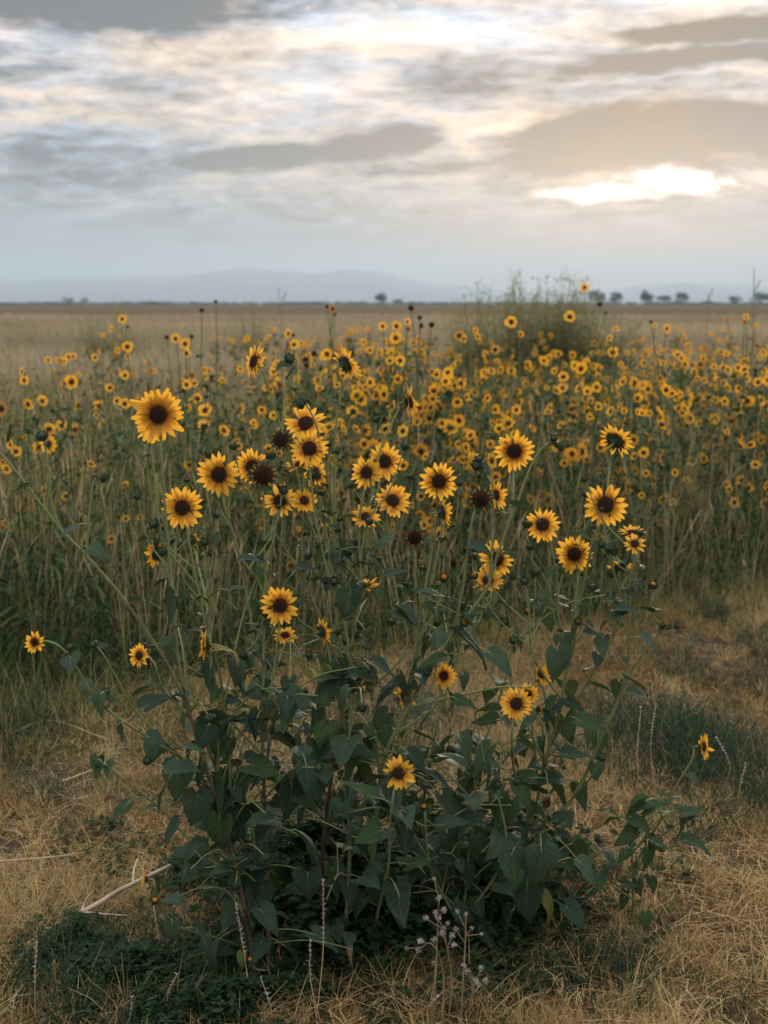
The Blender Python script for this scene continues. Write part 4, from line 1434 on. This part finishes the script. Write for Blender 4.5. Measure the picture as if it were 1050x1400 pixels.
# ------------------------------------------------------------------ the field of small sunflowers behind
def field_head_mesh(seed, kind):
    random.seed(seed)
    mb = MB()
    dr = {'open': 0.36, 'red': 0.40, 'half': 0.42, 'dark': 0.85}[kind]
    if kind != 'dark':
        n = random.randint(11, 15)
        cup = {'open': 0.12, 'red': 0.2, 'half': 0.7}[kind]
        for k in range(n):
            th = 6.2832 * (k + random.uniform(-0.25, 0.25)) / n
            d = Vector((math.cos(th), math.sin(th), 0))
            s_ = Vector((-d.y, d.x, 0)) * random.uniform(0.15, 0.21)
            ln_ = random.uniform(0.86, 1.08)
            z = cup + random.uniform(-0.12, 0.12)
            c0 = d * dr * 0.8
            m0 = d * (dr + (ln_ - dr) * 0.55) + Vector((0, 0, z * 0.4))
            t0 = d * ln_ + Vector((0, 0, z * 0.8))
            i = mb.vert(c0, 0.0); j = mb.vert(m0 - s_, 0.55, -1); k2 = mb.vert(t0, 1.0); l = mb.vert(m0 + s_, 0.55, 1)
            mb.quad(i, j, k2, l, 2 if kind == 'red' else 0)
    segs = 8
    c = mb.vert((0, 0, dr * 0.45), 0.2)
    r1 = [mb.vert((dr * 0.75 * math.cos(6.2832 * k / segs), dr * 0.75 * math.sin(6.2832 * k / segs), dr * 0.32), 0.6) for k in range(segs)]
    r2 = [mb.vert((dr * math.cos(6.2832 * k / segs), dr * math.sin(6.2832 * k / segs), -0.02), 0.95) for k in range(segs)]
    r3 = [mb.vert((dr * 0.5 * math.cos(6.2832 * k / segs), dr * 0.5 * math.sin(6.2832 * k / segs), -0.32), 0.95) for k in range(segs)]
    for k in range(segs):
        k1 = (k + 1) % segs
        mb.tri(c, r1[k], r1[k1], 1)
        mb.quad(r1[k], r2[k], r2[k1], r1[k1], 1)
        mb.quad(r2[k], r3[k], r3[k1], r2[k1], 3)
    return mb.mesh('field_flower_head', [M_FPETAL, M_DISC, M_WITHER, M_CALYX])


FH = {k: [field_head_mesh(500 + 10 * i + q, k) for q in range(3)] for i, k in enumerate(('open', 'red', 'half', 'dark'))}


def kite_leaf(mb, p, yaw, pitch, ln_, w_, a):
    d = facing(yaw, pitch)
    s_ = d.cross(Vector((0, 0, 1)))
    if s_.length < 0.05: s_ = Vector((1, 0, 0))
    s_.normalize()
    i = mb.vert(p, a); j = mb.vert(p + d * ln_ * 0.4 - s_ * w_, a); k = mb.vert(p + d * ln_ + Vector((0, 0, -0.25 * ln_)), a); l = mb.vert(p + d * ln_ * 0.4 + s_ * w_, a)
    mb.tri(i, j, k)
    mb.tri(i, k, l)


def field_proto(seed, nb, dense=1.0):
    """stalk and foliage of unit height, and where its branches end"""
    random.seed(seed)
    st, fo, tips = MB(), MB(), []
    lean = Vector((random.uniform(-0.12, 0.12), random.uniform(-0.12, 0.12), 0))
    main = catmull([Vector((0, 0, -0.02)), lean * 0.3 + Vector((0, 0, 0.4)), lean * 0.7 + Vector((0, 0, 0.75)), lean + Vector((0, 0, 1.0))], 0.12)
    st.tube(main, 0.0065, 0.003, 4, random.uniform(0.2, 0.8), 0.2)
    tips.append(main[-1])
    paths = [main]
    for _ in range(nb):
        t = random.uniform(0.15, 0.85)
        p0 = main[int(t * (len(main) - 1))]
        a = random.uniform(0, 6.28)
        out = random.uniform(0.08, 0.26)
        top = Vector((p0.x + math.cos(a) * out, p0.y + math.sin(a) * out, min(1.02, p0.z + random.uniform(0.12, 0.45))))
        pa = catmull([p0, p0.lerp(top, 0.5) + Vector((math.cos(a), math.sin(a), -0.3)) * 0.03, top], 0.12)
        st.tube(pa, 0.004, 0.0025, 3, 0.4, 0.1)
        tips.append(top)
        paths.append(pa)
    for pa in paths:
        for _ in range(int((16 if pa is main else 7) * dense)):
            p = random.choice(pa)
            p = p.lerp(random.choice(pa), random.random() * 0.3)
            if p.z > 0.97: continue
            kite_leaf(fo, p, random.uniform(0, 360), random.uniform(-50, 40), random.uniform(0.04, 0.10), random.uniform(0.011, 0.026), min(1, max(0, random.gauss(0.35, 0.25))))
    return st.mesh('field_stalk', M_BGSTEM), fo.mesh('field_foliage', M_BGLEAF), tips


PROTO = [field_proto(600 + k, random.Random(k).randint(6, 10)) for k in range(14)]


def field_plant(x, y, h, R, label, group, seed, nheads=None):
    random.seed(seed)
    st, fo, tips = random.choice(PROTO)
    th = random.uniform(0, 6.28)
    root = empty('sunflower_plant', (x, y, 0))
    rot = Matrix.Rotation(th, 4, 'Z') @ Matrix.Scale(h, 4)
    link('stalk', st, root, rot)
    link('foliage', fo, root, rot)
    for t in random.sample(tips, min(len(tips), nheads or len(tips))):
        kind = random.choices(['open', 'red', 'half', 'dark'], [0.64, 0.08, 0.14, 0.14])[0]
        yaw = random.gauss(0, 50) if random.random() < 0.8 else random.uniform(0, 360)
        f = facing(yaw, random.gauss(16, 18))
        r = R * random.uniform(0.78, 1.2) * (0.42 if kind == 'dark' else 1)
        link('flower_head' if kind != 'dark' else 'seed_head', random.choice(FH[kind]), root, frame(f, (rot @ t) + f * r * 0.3, random.uniform(0, 6)) @ Matrix.Scale(r, 4))
    tag(root, label, 'sunflower', group)


prng = random.Random(77)
count = 0
tries = 0
while count < 292 and tries < 9000:
    tries += 1
    y = 6.4 + 18.0 * prng.random() ** 1.4
    x = prng.uniform(-1, 1) * (0.272 * y + 0.15)
    px = x / y * FPX + 525
    if y < float(edge_y(x)) + 0.5: continue
    wgt = 0.24 if px < 280 else (0.24 + 0.76 * min(1, (px - 280) / 170))
    if px < 330 and y > 12.5: wgt *= 0.4
    if y < float(edge_y(x)) + 1.3: wgt *= 0.6
    if y > 14: wgt *= 0.9
    if prng.random() > wgt: continue
    h = prng.uniform(0.74, 1.02) * (0.86 if y < float(edge_y(x)) + 1.6 else 1)
    if y > 11: h *= prng.uniform(0.95, 1.12)
    R = prng.uniform(0.025, 0.043)
    if px < 330:
        zone = 'by the leaning stem' if y < 9 else ('by the dark meadow edge' if y < 12.5 else 'out in the straw meadow')
        side = 'at the left edge' if px < 110 else ('left of the ragged flower' if px < 215 else 'right of the ragged flower')
        field_plant(x, y, h, R, 'thin scattered field sunflower ' + zone + ', ' + side, 'scattered sunflowers in the left of the field', 3000 + count)
    else:
        zone = 'in the front row' if y < float(edge_y(x)) + 2.6 else ('in the thick of the field' if y < 12.5 else 'at the far meadow edge')
        span = 'left of the centre' if px < 470 else ('behind the middle of the clump' if px < 610 else ('left of the wispy bush' if px < 700 else ('below the wispy bush' if px < 815 else ('below the row of three trees' if px < 945 else 'by the right edge'))))
        field_plant(x, y, h, R, 'small-flowered field sunflower ' + zone + ', ' + span, 'crowded sunflowers of the field behind', 3000 + count)
    count += 1


def tall_plant(heads, Y, label, foot=None, seed=0, leafy=14):
    """a field sunflower whose heads stand clear of the rest: heads as (px, py, diameter px, kind, yaw)"""
    random.seed(seed)
    cx = sum(q[0] for q in heads) / len(heads) if foot is None else foot
    base = unproject(cx, 500, Y)
    base.z = 0
    root = empty('sunflower_plant', base)
    st, fo = MB(), MB()
    top = unproject(heads[0][0], heads[0][1], Y)
    fork = base.lerp(Vector((top.x, top.y, 0)), 0.4) + Vector((0, 0, top.z * 0.62))
    trunk = catmull([base + Vector((0, 0, -0.02)), base.lerp(fork, 0.5) + Vector((random.uniform(-0.03, 0.03), 0, 0)), fork], 0.1)
    st.tube([p - base for p in trunk], 0.0065, 0.0045, 5, 0.6, 0.3)
    allp = list(trunk)
    for i, (px, py, dpx, kind, yaw) in enumerate(heads):
        yy = Y + random.uniform(-0.12, 0.12)
        c = unproject(px, py, yy)
        R = dpx / 2 * yy / FPX
        f = facing(yaw, random.uniform(0, 22))
        pa = catmull([fork, fork.lerp(c, 0.55) + Vector((random.uniform(-0.02, 0.02), 0, -0.02)), c - f * R * 0.5], 0.08)
        st.tube([p - base for p in pa], 0.0042, 0.0028, 4, 0.3, 0.05)
        allp += pa[:-2]
        link('flower_head' if kind != 'dark' else 'seed_head', random.choice(FH[kind]), root, frame(f, c - base, random.uniform(0, 6)) @ Matrix.Scale(R, 4))
    for _ in range(leafy):
        kite_leaf(fo, random.choice(allp) - base, random.uniform(0, 360), random.uniform(-40, 30), random.uniform(0.04, 0.09), random.uniform(0.012, 0.024), random.uniform(0.1, 0.7))
    link('stalk', st.mesh('field_stalk', M_BGSTEM), root)
    link('foliage', fo.mesh('field_foliage', M_BGLEAF), root)
    tag(root, label, 'sunflower', 'tall sunflowers standing clear of the field')


o_, k_ = 'open', 'dark'
TALL = [
    ([(799, 393, 15, o_, 0), (820, 416, 8, k_, 0), (828, 428, 6, k_, 30)], 10.5, 'lone sunflower whose flower rises above the horizon beside the bush'),
    ([(779, 433, 18, o_, 5)], 8.5, 'sunflower in front of the wispy bush, its flower just below the horizon'),
    ([(699, 440, 19, o_, -5), (712, 457, 11, o_, 30)], 8.2, 'sunflower left of the wispy bush with a bright flower near the horizon'),
    ([(167, 436, 14, o_, 0), (153, 450, 11, o_, -40), (174, 447, 5, k_, 0)], 10.5, 'highest sunflower in the straw meadow at far left'),
    ([(174, 474, 18, o_, 10), (175, 487, 9, 'half', 0)], 8.5, 'sunflower with one bright flower against the straw meadow on the left'),
    ([(94, 488, 12, o_, -5), (100, 487, 11, o_, 30), (66, 492, 11, o_, 10)], 9.0, 'pair of touching flowers with a third beside them, left meadow edge'),
    ([(130, 489, 12, o_, 0), (140, 480, 5, k_, 0)], 9.5, 'single small flower at the left meadow edge with a dark bud over it'),
    ([(240, 463, 15, o_, -10), (253, 470, 17, o_, 5), (255, 483, 14, 'half', 20), (228, 461, 8, k_, 0), (262, 460, 7, k_, 0)], 8.2, 'tight bunch of three flowers and two dark heads against the straw'),
    ([(98, 522, 23, o_, -10), (88, 524, 13, 'half', -50)], 7.6, 'bright wide flower with a half flower behind it at middle left'),
    ([(30, 508, 13, o_, -50), (33, 520, 15, o_, 0), (38, 547, 10, k_, 0)], 7.6, 'two stacked flowers over a round dark seed head near the left edge'),
    ([(150, 530, 14, o_, 0)], 8.5, 'single ringed flower right of the bright wide one'),
    ([(171, 513, 14, o_, 5), (152, 510, 6, 'half', 0)], 8.6, 'single flower above and left of the big ragged sunflower'),
    ([(276, 424, 8, k_, 0)], 8.6, 'bare stalk with a round dark head near the horizon, left of centre'),
    ([(295, 412, 6, k_, 0)], 9.0, 'bare stalk whose tiny dark head pokes above the horizon'),
    ([(255, 526, 16, o_, -10), (266, 524, 12, o_, 30), (270, 545, 16, 'half', 0)], 7.6, 'three flowers clustered right of the big ragged sunflower'),
    ([(278, 582, 18, o_, 10)], 7.2, 'open flower low behind the two big left sunflowers'),
    ([(455, 422, 12, 'red', 0), (447, 419, 6, k_, 0), (458, 430, 5, k_, 0)], 8.3, 'rusty ringed flower at the horizon near the middle'),
    ([(541, 462, 19, o_, 0), (523, 446, 14, o_, -10), (542, 446, 16, o_, 10), (557, 440, 11, o_, 0), (558, 450, 11, 'red', 30)], 8.0, 'cluster of five flowers just below the horizon right of centre'),
    ([(562, 421, 10, k_, 0), (574, 434, 8, k_, 0), (576, 445, 9, k_, 30), (590, 444, 10, k_, 0)], 8.4, 'stalk with four dark seed heads in a slanting row near the horizon'),
    ([(402, 471, 15, o_, 0), (394, 456, 15, o_, -45), (395, 470, 8, k_, 0), (401, 458, 6, k_, 0)], 7.8, 'two flowers and two dark heads just above the tall curved bud'),
    ([(447, 484, 19, o_, -20), (429, 483, 10, k_, 0), (418, 491, 10, k_, 0), (419, 499, 9, k_, 0)], 7.5, 'pale flower beside three dark seed heads left of the back-turned sunflower'),
    ([(533, 493, 13, o_, 0), (547, 493, 17, o_, 5)], 7.6, 'pair of neighbouring flowers below the five-flower cluster'),
    ([(628, 459, 17, 'red', 10), (634, 463, 13, o_, 40)], 8.4, 'leaning rusty flower with a yellow twin behind it'),
    ([(677, 478, 15, 'red', 0), (650, 451, 9, o_, 10), (653, 460, 10, o_, 0)], 8.4, 'deep orange flower with two small yellow ones left of it'),
    ([(912, 449, 14, o_, 20), (895, 445, 8, o_, 0), (890, 440, 6, k_, 0)], 9.6, 'flower standing alone over the crowded field at right'),
    ([(794, 504, 19, o_, 0), (770, 515, 17, o_, -5)], 7.6, 'two bright flowers side by side below the wispy bush'),
    ([(838, 482, 17, o_, 0), (833, 462, 10, o_, 10), (842, 449, 9, o_, 0)], 8.0, 'three flowers stacked upward right of the bush'),
    ([(911, 533, 18, o_, 10), (919, 538, 13, o_, -30)], 7.3, 'bright flower overlapping a smaller one in the right of the field'),
    ([(1020, 433, 9, o_, 0), (1018, 440, 8, 'red', 0), (1034, 446, 8, o_, 0), (995, 437, 7, 'red', 0)], 10.5, 'group of tiny flowers high at the right edge'),
    ([(704, 594, 16, o_, 0), (706, 560, 15, o_, 10)], 7.2, 'flower directly above the upright right-centre sunflower'),
    ([(66, 607, 30, o_, -20), (52, 612, 18, 'half', -50)], 5.9, 'half-hidden flower behind the curved bud at the left edge'),
    ([(22, 617, 17, o_, 10), (14, 608, 16, o_, -40), (34, 598, 9, 'red', 0), (9, 641, 17, o_, 20), (4, 632, 14, o_, -20)], 6.4, 'cluster of small flowers at the left edge beside the curved bud'),
    ([(880, 619, 17, o_, 0), (868, 624, 12, 'half', -40)], 6.9, 'two low flowers right of the back-turned right sunflower'),
    ([(883, 647, 12, o_, 0), (923, 646, 12, o_, 10)], 6.9, 'two tiny low flowers in the dark grass at right'),
    ([(877, 677, 11, o_, 0), (859, 672, 9, 'red', 0)], 6.8, 'lowest tiny flowers in the dark grass right of the clump'),
    ([(113, 707, 13, o_, 0), (172, 709, 12, o_, 10), (192, 707, 10, 'half', 0)], 6.1, 'three small flowers low in the grass left of the clump'),
    ([(152, 737, 15, o_, 0), (150, 745, 10, 'half', 20)], 6.0, 'small flower low in the grass behind the leaning stem'),
    ([(8, 715, 15, o_, 0), (3, 722, 10, 'red', 0)], 6.0, 'low flower cut by the left edge of the view'),
]
for i, (hd, Y, lab) in enumerate(TALL):
    tall_plant(hd, Y, lab, None, 800 + i)

# ------------------------------------------------------------------ wispy bushes and dead stalks
def wispy_bush(px, Y, wpx, top_py, n, label, seed, leaf=1.0):
    random.seed(seed)
    base = unproject(px, 470, Y)
    base.z = 0
    root = empty('bush', base)
    H_ = unproject(px, top_py, Y).z
    wd = wpx / FPX * Y / 2
    st, fo = MB(), MB()
    for _ in range(n):
        u = max(-1, min(1, random.gauss(0, 0.5)))
        a = random.uniform(-0.6, 0.6)
        h = H_ * (1 - 0.30 * abs(u) ** 1.5) * (1.0 if random.random() < 0.10 else random.uniform(0.55, 0.9))
        tip = Vector((u * wd, a * wd, h))
        pa = catmull([Vector((u * wd * 0.4, a * wd * 0.4, 0)), Vector((u * wd * 0.75, a * wd * 0.75, h * 0.5)), tip], 0.15)
        st.tube(pa, 0.008, 0.003, 3, 0.5, 0.7)
        for i, p in enumerate(pa):
            t = i / (len(pa) - 1)
            for _ in range(int((11 if t < 0.75 else 3) * leaf)):
                q = p + Vector((random.gauss(0, 0.05), random.gauss(0, 0.05), random.gauss(0, 0.06)))
                kite_leaf(fo, q, random.uniform(0, 360), random.uniform(-20, 70), random.uniform(0.04, 0.11), random.uniform(0.008, 0.018), min(1, max(0, random.gauss(0.4, 0.28))))
        for _ in range(3):
            p = random.choice(pa[len(pa) // 2:])
            e = p + Vector((random.gauss(0, 0.09), random.gauss(0, 0.09), random.uniform(0.1, 0.28)))
            st.tube([p, e], 0.003, 0.002, 3, 0.7, 0.9)
            for _ in range(4):
                kite_leaf(fo, p.lerp(e, random.random()), random.uniform(0, 360), random.uniform(0, 70), random.uniform(0.03, 0.06), 0.006, random.uniform(0.4, 1))
    link('stem', st.mesh('bush_stem', M_BGSTEM), root)
    link('foliage', fo.mesh('bush_foliage', M_BUSHLEAF), root)
    tag(root, label, 'bush', 'wispy bushes in the meadow')


wispy_bush(740, 19.0, 270, 380, 290, 'wispy grey-green bush rising above the horizon right of centre', 901)
wispy_bush(655, 18.0, 150, 394, 60, 'thinner lower bush just left of the wispy grey-green one', 902, 0.7)
wispy_bush(150, 27.0, 110, 416, 60, 'low olive bush in the straw meadow at far left', 903, 0.8)
wispy_bush(345, 30.0, 90, 414, 40, 'faint low weed patch in the meadow left of the middle', 904, 0.6)


def dead_stalk(px, py, Y, label, seed, br=5):
    random.seed(seed)
    top = unproject(px, py, Y)
    base = Vector((top.x + random.uniform(-0.05, 0.05), Y, 0))
    root = empty('dead_stalk', base)
    st = MB()
    pa = catmull([Vector((0, 0, -0.02)), (top - base) * 0.5 + Vector((0.02, 0, 0)), top - base], 0.1)
    st.tube(pa, 0.007, 0.0035, 4, 0.8, 1)
    link('stem', st.mesh('dead_stem', M_BGSTEM), root)
    for _ in range(br):
        tw = MB()
        p = random.choice(pa[int(len(pa) * 0.6):-1])
        a = random.choice((-1, 1)) * random.uniform(0.04, 0.11)
        tw.tube([p, p + Vector((a, random.uniform(-0.05, 0.05), random.uniform(0.06, 0.16)))], 0.0035, 0.006, 4, 0.6, 0.9)
        link('twig', tw.mesh('dead_twig', M_BGSTEM), root)
    tag(root, label, 'dead stalk', 'dead stalks poking above the meadow')


dead_stalk(1031, 366, 13, 'branched dead stalk poking above the horizon at the right edge', 911, 7)
dead_stalk(381, 392, 14, 'thin dead stalk poking above the horizon left of the middle', 912, 4)
dead_stalk(968, 400, 15, 'short dead stalk in front of the hazy right-hand trees', 913, 3)

# ------------------------------------------------------------------ small things on the verge
# creeping weeds, lower left and under the clump
random.seed(31)
mb = MB()
WEED = [(430, 1240, 260, 110, 4500), (690, 1220, 170, 80, 2600), (190, 1345, 260, 100, 7500), (330, 1390, 240, 70, 4500), (110, 1300, 120, 60, 900), (480, 1290, 210, 80, 3600), (640, 1270, 170, 70, 2600), (250, 1215, 120, 45, 700), (760, 1270, 90, 50, 400), (150, 1160, 120, 50, 260), (450, 1120, 180, 60, 900)]
for px, py, rx, ry, n in WEED:
    for _ in range(n):
        a = random.uniform(0, 6.283)
        r = min(1.5, abs(random.gauss(0, 0.68)))
        g = on_ground(px + rx * r * math.cos(a), min(1440, py + ry * r * math.sin(a)))
        if fnoise(g.x * 13, g.y * 13, 51) < 0.42: continue
        tall = 0.20 if px in (430, 690, 480, 640) else 0.075
        p = Vector((g.x, g.y, random.uniform(0.0, tall) * max(0.15, 1.1 - r)))
        yaw = random.uniform(0, 360)
        t = random.uniform(0, 0.8)
        s_ = random.uniform(0.007, 0.021) * (1.5 if tall > 0.1 else 1)
        for k in range(3):
            kite_leaf(mb, p, yaw + (k - 1) * 60, random.uniform(-10, 45), s_, s_ * 0.33, t)
o = link('creeping_weeds', mb.mesh('creeping_weeds', M_COVER))
tag(o, 'dark green creeping weeds carpeting the ground under the clump', 'weeds', kind='stuff')


def tube_part(name, pts, r0, r1, mat, root, base, n=7, rough=0.1, step=0.02):
    b = MB()
    b.tube([p - base for p in catmull(pts, step)], r0, r1, n, 0.5, 0.5, rough=rough)
    return link(name, b.mesh(name, mat), root)


def ground_pt(px, py, z):
    """point z above the ground that a place in the photograph shows"""
    g = on_ground(px, py)
    c = Vector((0, 0, CAM_H))
    return c + (g - c) * ((CAM_H - z) / CAM_H)


base = on_ground(100, 1255)
root = empty('fallen_branch', base)
random.seed(41)
tube_part('limb', [ground_pt(92, 1256, 0.035), ground_pt(130, 1238, 0.055), ground_pt(160, 1219, 0.07), ground_pt(186, 1206, 0.08), ground_pt(233, 1183, 0.10)], 0.0065, 0.0045, M_BRANCH, root, base)
tube_part('twig', [ground_pt(112, 1246, 0.045), ground_pt(118, 1230, 0.065), ground_pt(128, 1218, 0.085)], 0.004, 0.002, M_BRANCH, root, base)
tube_part('twig', [ground_pt(182, 1208, 0.078), ground_pt(183, 1190, 0.095), ground_pt(188, 1174, 0.11)], 0.004, 0.0025, M_BRANCH, root, base)
tube_part('twig', [ground_pt(112, 1247, 0.044), ground_pt(145, 1250, 0.05), ground_pt(178, 1252, 0.05)], 0.003, 0.0018, M_BRANCH, root, base)
tag(root, 'pale bleached forked branch lying on the straw at lower left', 'branch')

for pts, lab in (([(-8, 1178), (60, 1173), (117, 1166)], 'straight pale straw stick lying at the left edge above the branch'),
                 ([(225, 1212), (280, 1215), (345, 1212)], 'thin straw stick lying beside the clump just right of the branch'),
                 ([(86, 1068), (120, 1055), (160, 1040)], 'slanting straw stick in the dry grass at middle left'),
                 ([(20, 880 + 120), (70, 985), (150, 1012)], 'thin bent straw stick near the tall grass at left')):
    base = on_ground(*pts[0])
    b = MB()
    b.tube([p - base for p in catmull([ground_pt(x, y, 0.03) for x, y in pts], 0.03)], 0.0032, 0.002, 5, rough=0.1)
    o = link('straw_stick', b.mesh('straw_stick', M_STRAW))
    o.location = base
    tag(o, lab, 'stick', 'straw sticks on the ground')


def seed_stalk(px, py, top, Y, label, seed, lean=0):
    """slender grass stalk with a pale seed spike"""
    random.seed(seed)
    tp = unproject(px + lean, top, Y)
    base = unproject(px, py, Y)
    base.z = 0
    root = empty('grass_stalk', base)
    tp = tp - base
    path = catmull([Vector((0, 0, -0.01)), tp * 0.5 + Vector((random.uniform(-0.02, 0.02), random.uniform(-0.02, 0.02), 0)), tp + Vector((random.choice((-1, 1)) * random.uniform(0.01, 0.03), 0, 0))], 0.01)
    st = MB()
    st.tube(path, 0.0014, 0.0008, 4)
    link('stem', st.mesh('grass_stem', M_STRAW), root)
    sp = MB()
    k0 = int(len(path) * 0.55)
    for p in path[k0:]:
        for _ in range(5):
            kite_leaf(sp, p, random.uniform(0, 360), random.uniform(35, 75), random.uniform(0.005, 0.012), random.uniform(0.0008, 0.0017), 0.5)
    link('seed_spike', sp.mesh('seed_spike', M_FLUFF), root)
    tag(root, label, 'grass stalk', 'pale grass stalks on the verge')


seed_stalk(50, 1420, 1290, 2.72, 'pale feathery grass stalk near the lower left corner', 51, 10)
seed_stalk(8, 1420, 1355, 2.70, 'short pale grass stalk cut by the lower left corner', 52, -4)
seed_stalk(222, 1410, 1333, 2.72, 'pale grass stalk in front of the creeping weeds, lower left', 53, 6)
seed_stalk(170, 1410, 1365, 2.70, 'low pale grass stalk in the creeping weeds', 54, -3)
seed_stalk(345, 1330, 1238, 2.74, 'white seed spike crossing the lowest leaves of the straight stem', 55, -2)
seed_stalk(432, 1340, 1205, 2.74, 'slender white seed spike before the dark middle leaves', 56, -6)
seed_stalk(440, 1390, 1288, 2.72, 'white seed spike right of the lowest left leaves', 57, -6)
seed_stalk(372, 1400, 1338, 2.70, 'short bent white spike at the bottom of the clump', 58, -8)
seed_stalk(590, 1425, 1360, 2.66, 'thick pale grass spike at the bottom edge below the fluffy weed', 59, 5)
seed_stalk(898, 1045, 963, 4.1, 'white seed stalk in the green tuft at right, taller of two', 60, -8)
seed_stalk(875, 1050, 968, 4.05, 'white seed stalk in the green tuft at right, shorter and further left', 61, -6)
seed_stalk(985, 1060, 1010, 4.1, 'faint seed stalk in the green tuft right of the small flower', 62, 8)
seed_stalk(1012, 1105, 1045, 3.9, 'upright pale seed stalk near the right edge of the green tuft', 63, -2)

# dried weed with seed fluff
base = on_ground(600, 1400)
root = empty('dried_weed', base)
random.seed(71)
yb = base.y
stems = [[(590, 1405), (595, 1340), (598, 1280), (600, 1228)], [(604, 1405), (606, 1330), (590, 1290), (572, 1300)], [(630, 1405), (633, 1340), (636, 1290), (637, 1250)], [(612, 1400), (618, 1340), (606, 1270)], [(640, 1400), (645, 1360), (650, 1340)]]
sm = MB()
tips = []
for s_ in stems:
    P = [on_ground(*s_[0])] + [unproject(x, y, yb + random.uniform(-0.03, 0.03)) for x, y in s_[1:]]
    pa = catmull(P, 0.015)
    sm.tube([p - base for p in pa], 0.0024, 0.0014, 5)
    for k in range(5):
        p = random.choice(pa[len(pa) // 2:])
        e = p + Vector((random.uniform(-0.035, 0.035), random.uniform(-0.03, 0.03), random.uniform(0.005, 0.04)))
        sm.tube([p - base, e - base], 0.0013, 0.0009, 4)
        tips.append(e)
    tips.append(pa[-1])
link('stem', sm.mesh('dried_weed_stem', M_DRYWEED), root)


def fluff_mesh(seed):
    random.seed(seed)
    b = MB()
    for _ in range(70):
        d = Vector((random.gauss(0, 1), random.gauss(0, 1), random.gauss(0.4, 1))).normalized()
        s_ = d.orthogonal().normalized() * 0.09
        c = b.vert(d * random.uniform(0.8, 1.1), 0.5)
        b.tri(b.vert(d * 0.1 - s_, 0.5), b.vert(d * 0.1 + s_, 0.5), c)
    return b.mesh('fluffy_head', M_FLUFF, False)


FL = [fluff_mesh(k) for k in range(3)]
for t in tips:
    link('fluffy_head', random.choice(FL), root, Matrix.Translation(t - base) @ Matrix.Rotation(random.uniform(0, 6), 4, 'Z') @ Matrix.Scale(random.uniform(0.005, 0.0095), 4))
tag(root, 'dried brown weed with white fluffy seed heads before the clump', 'weed')
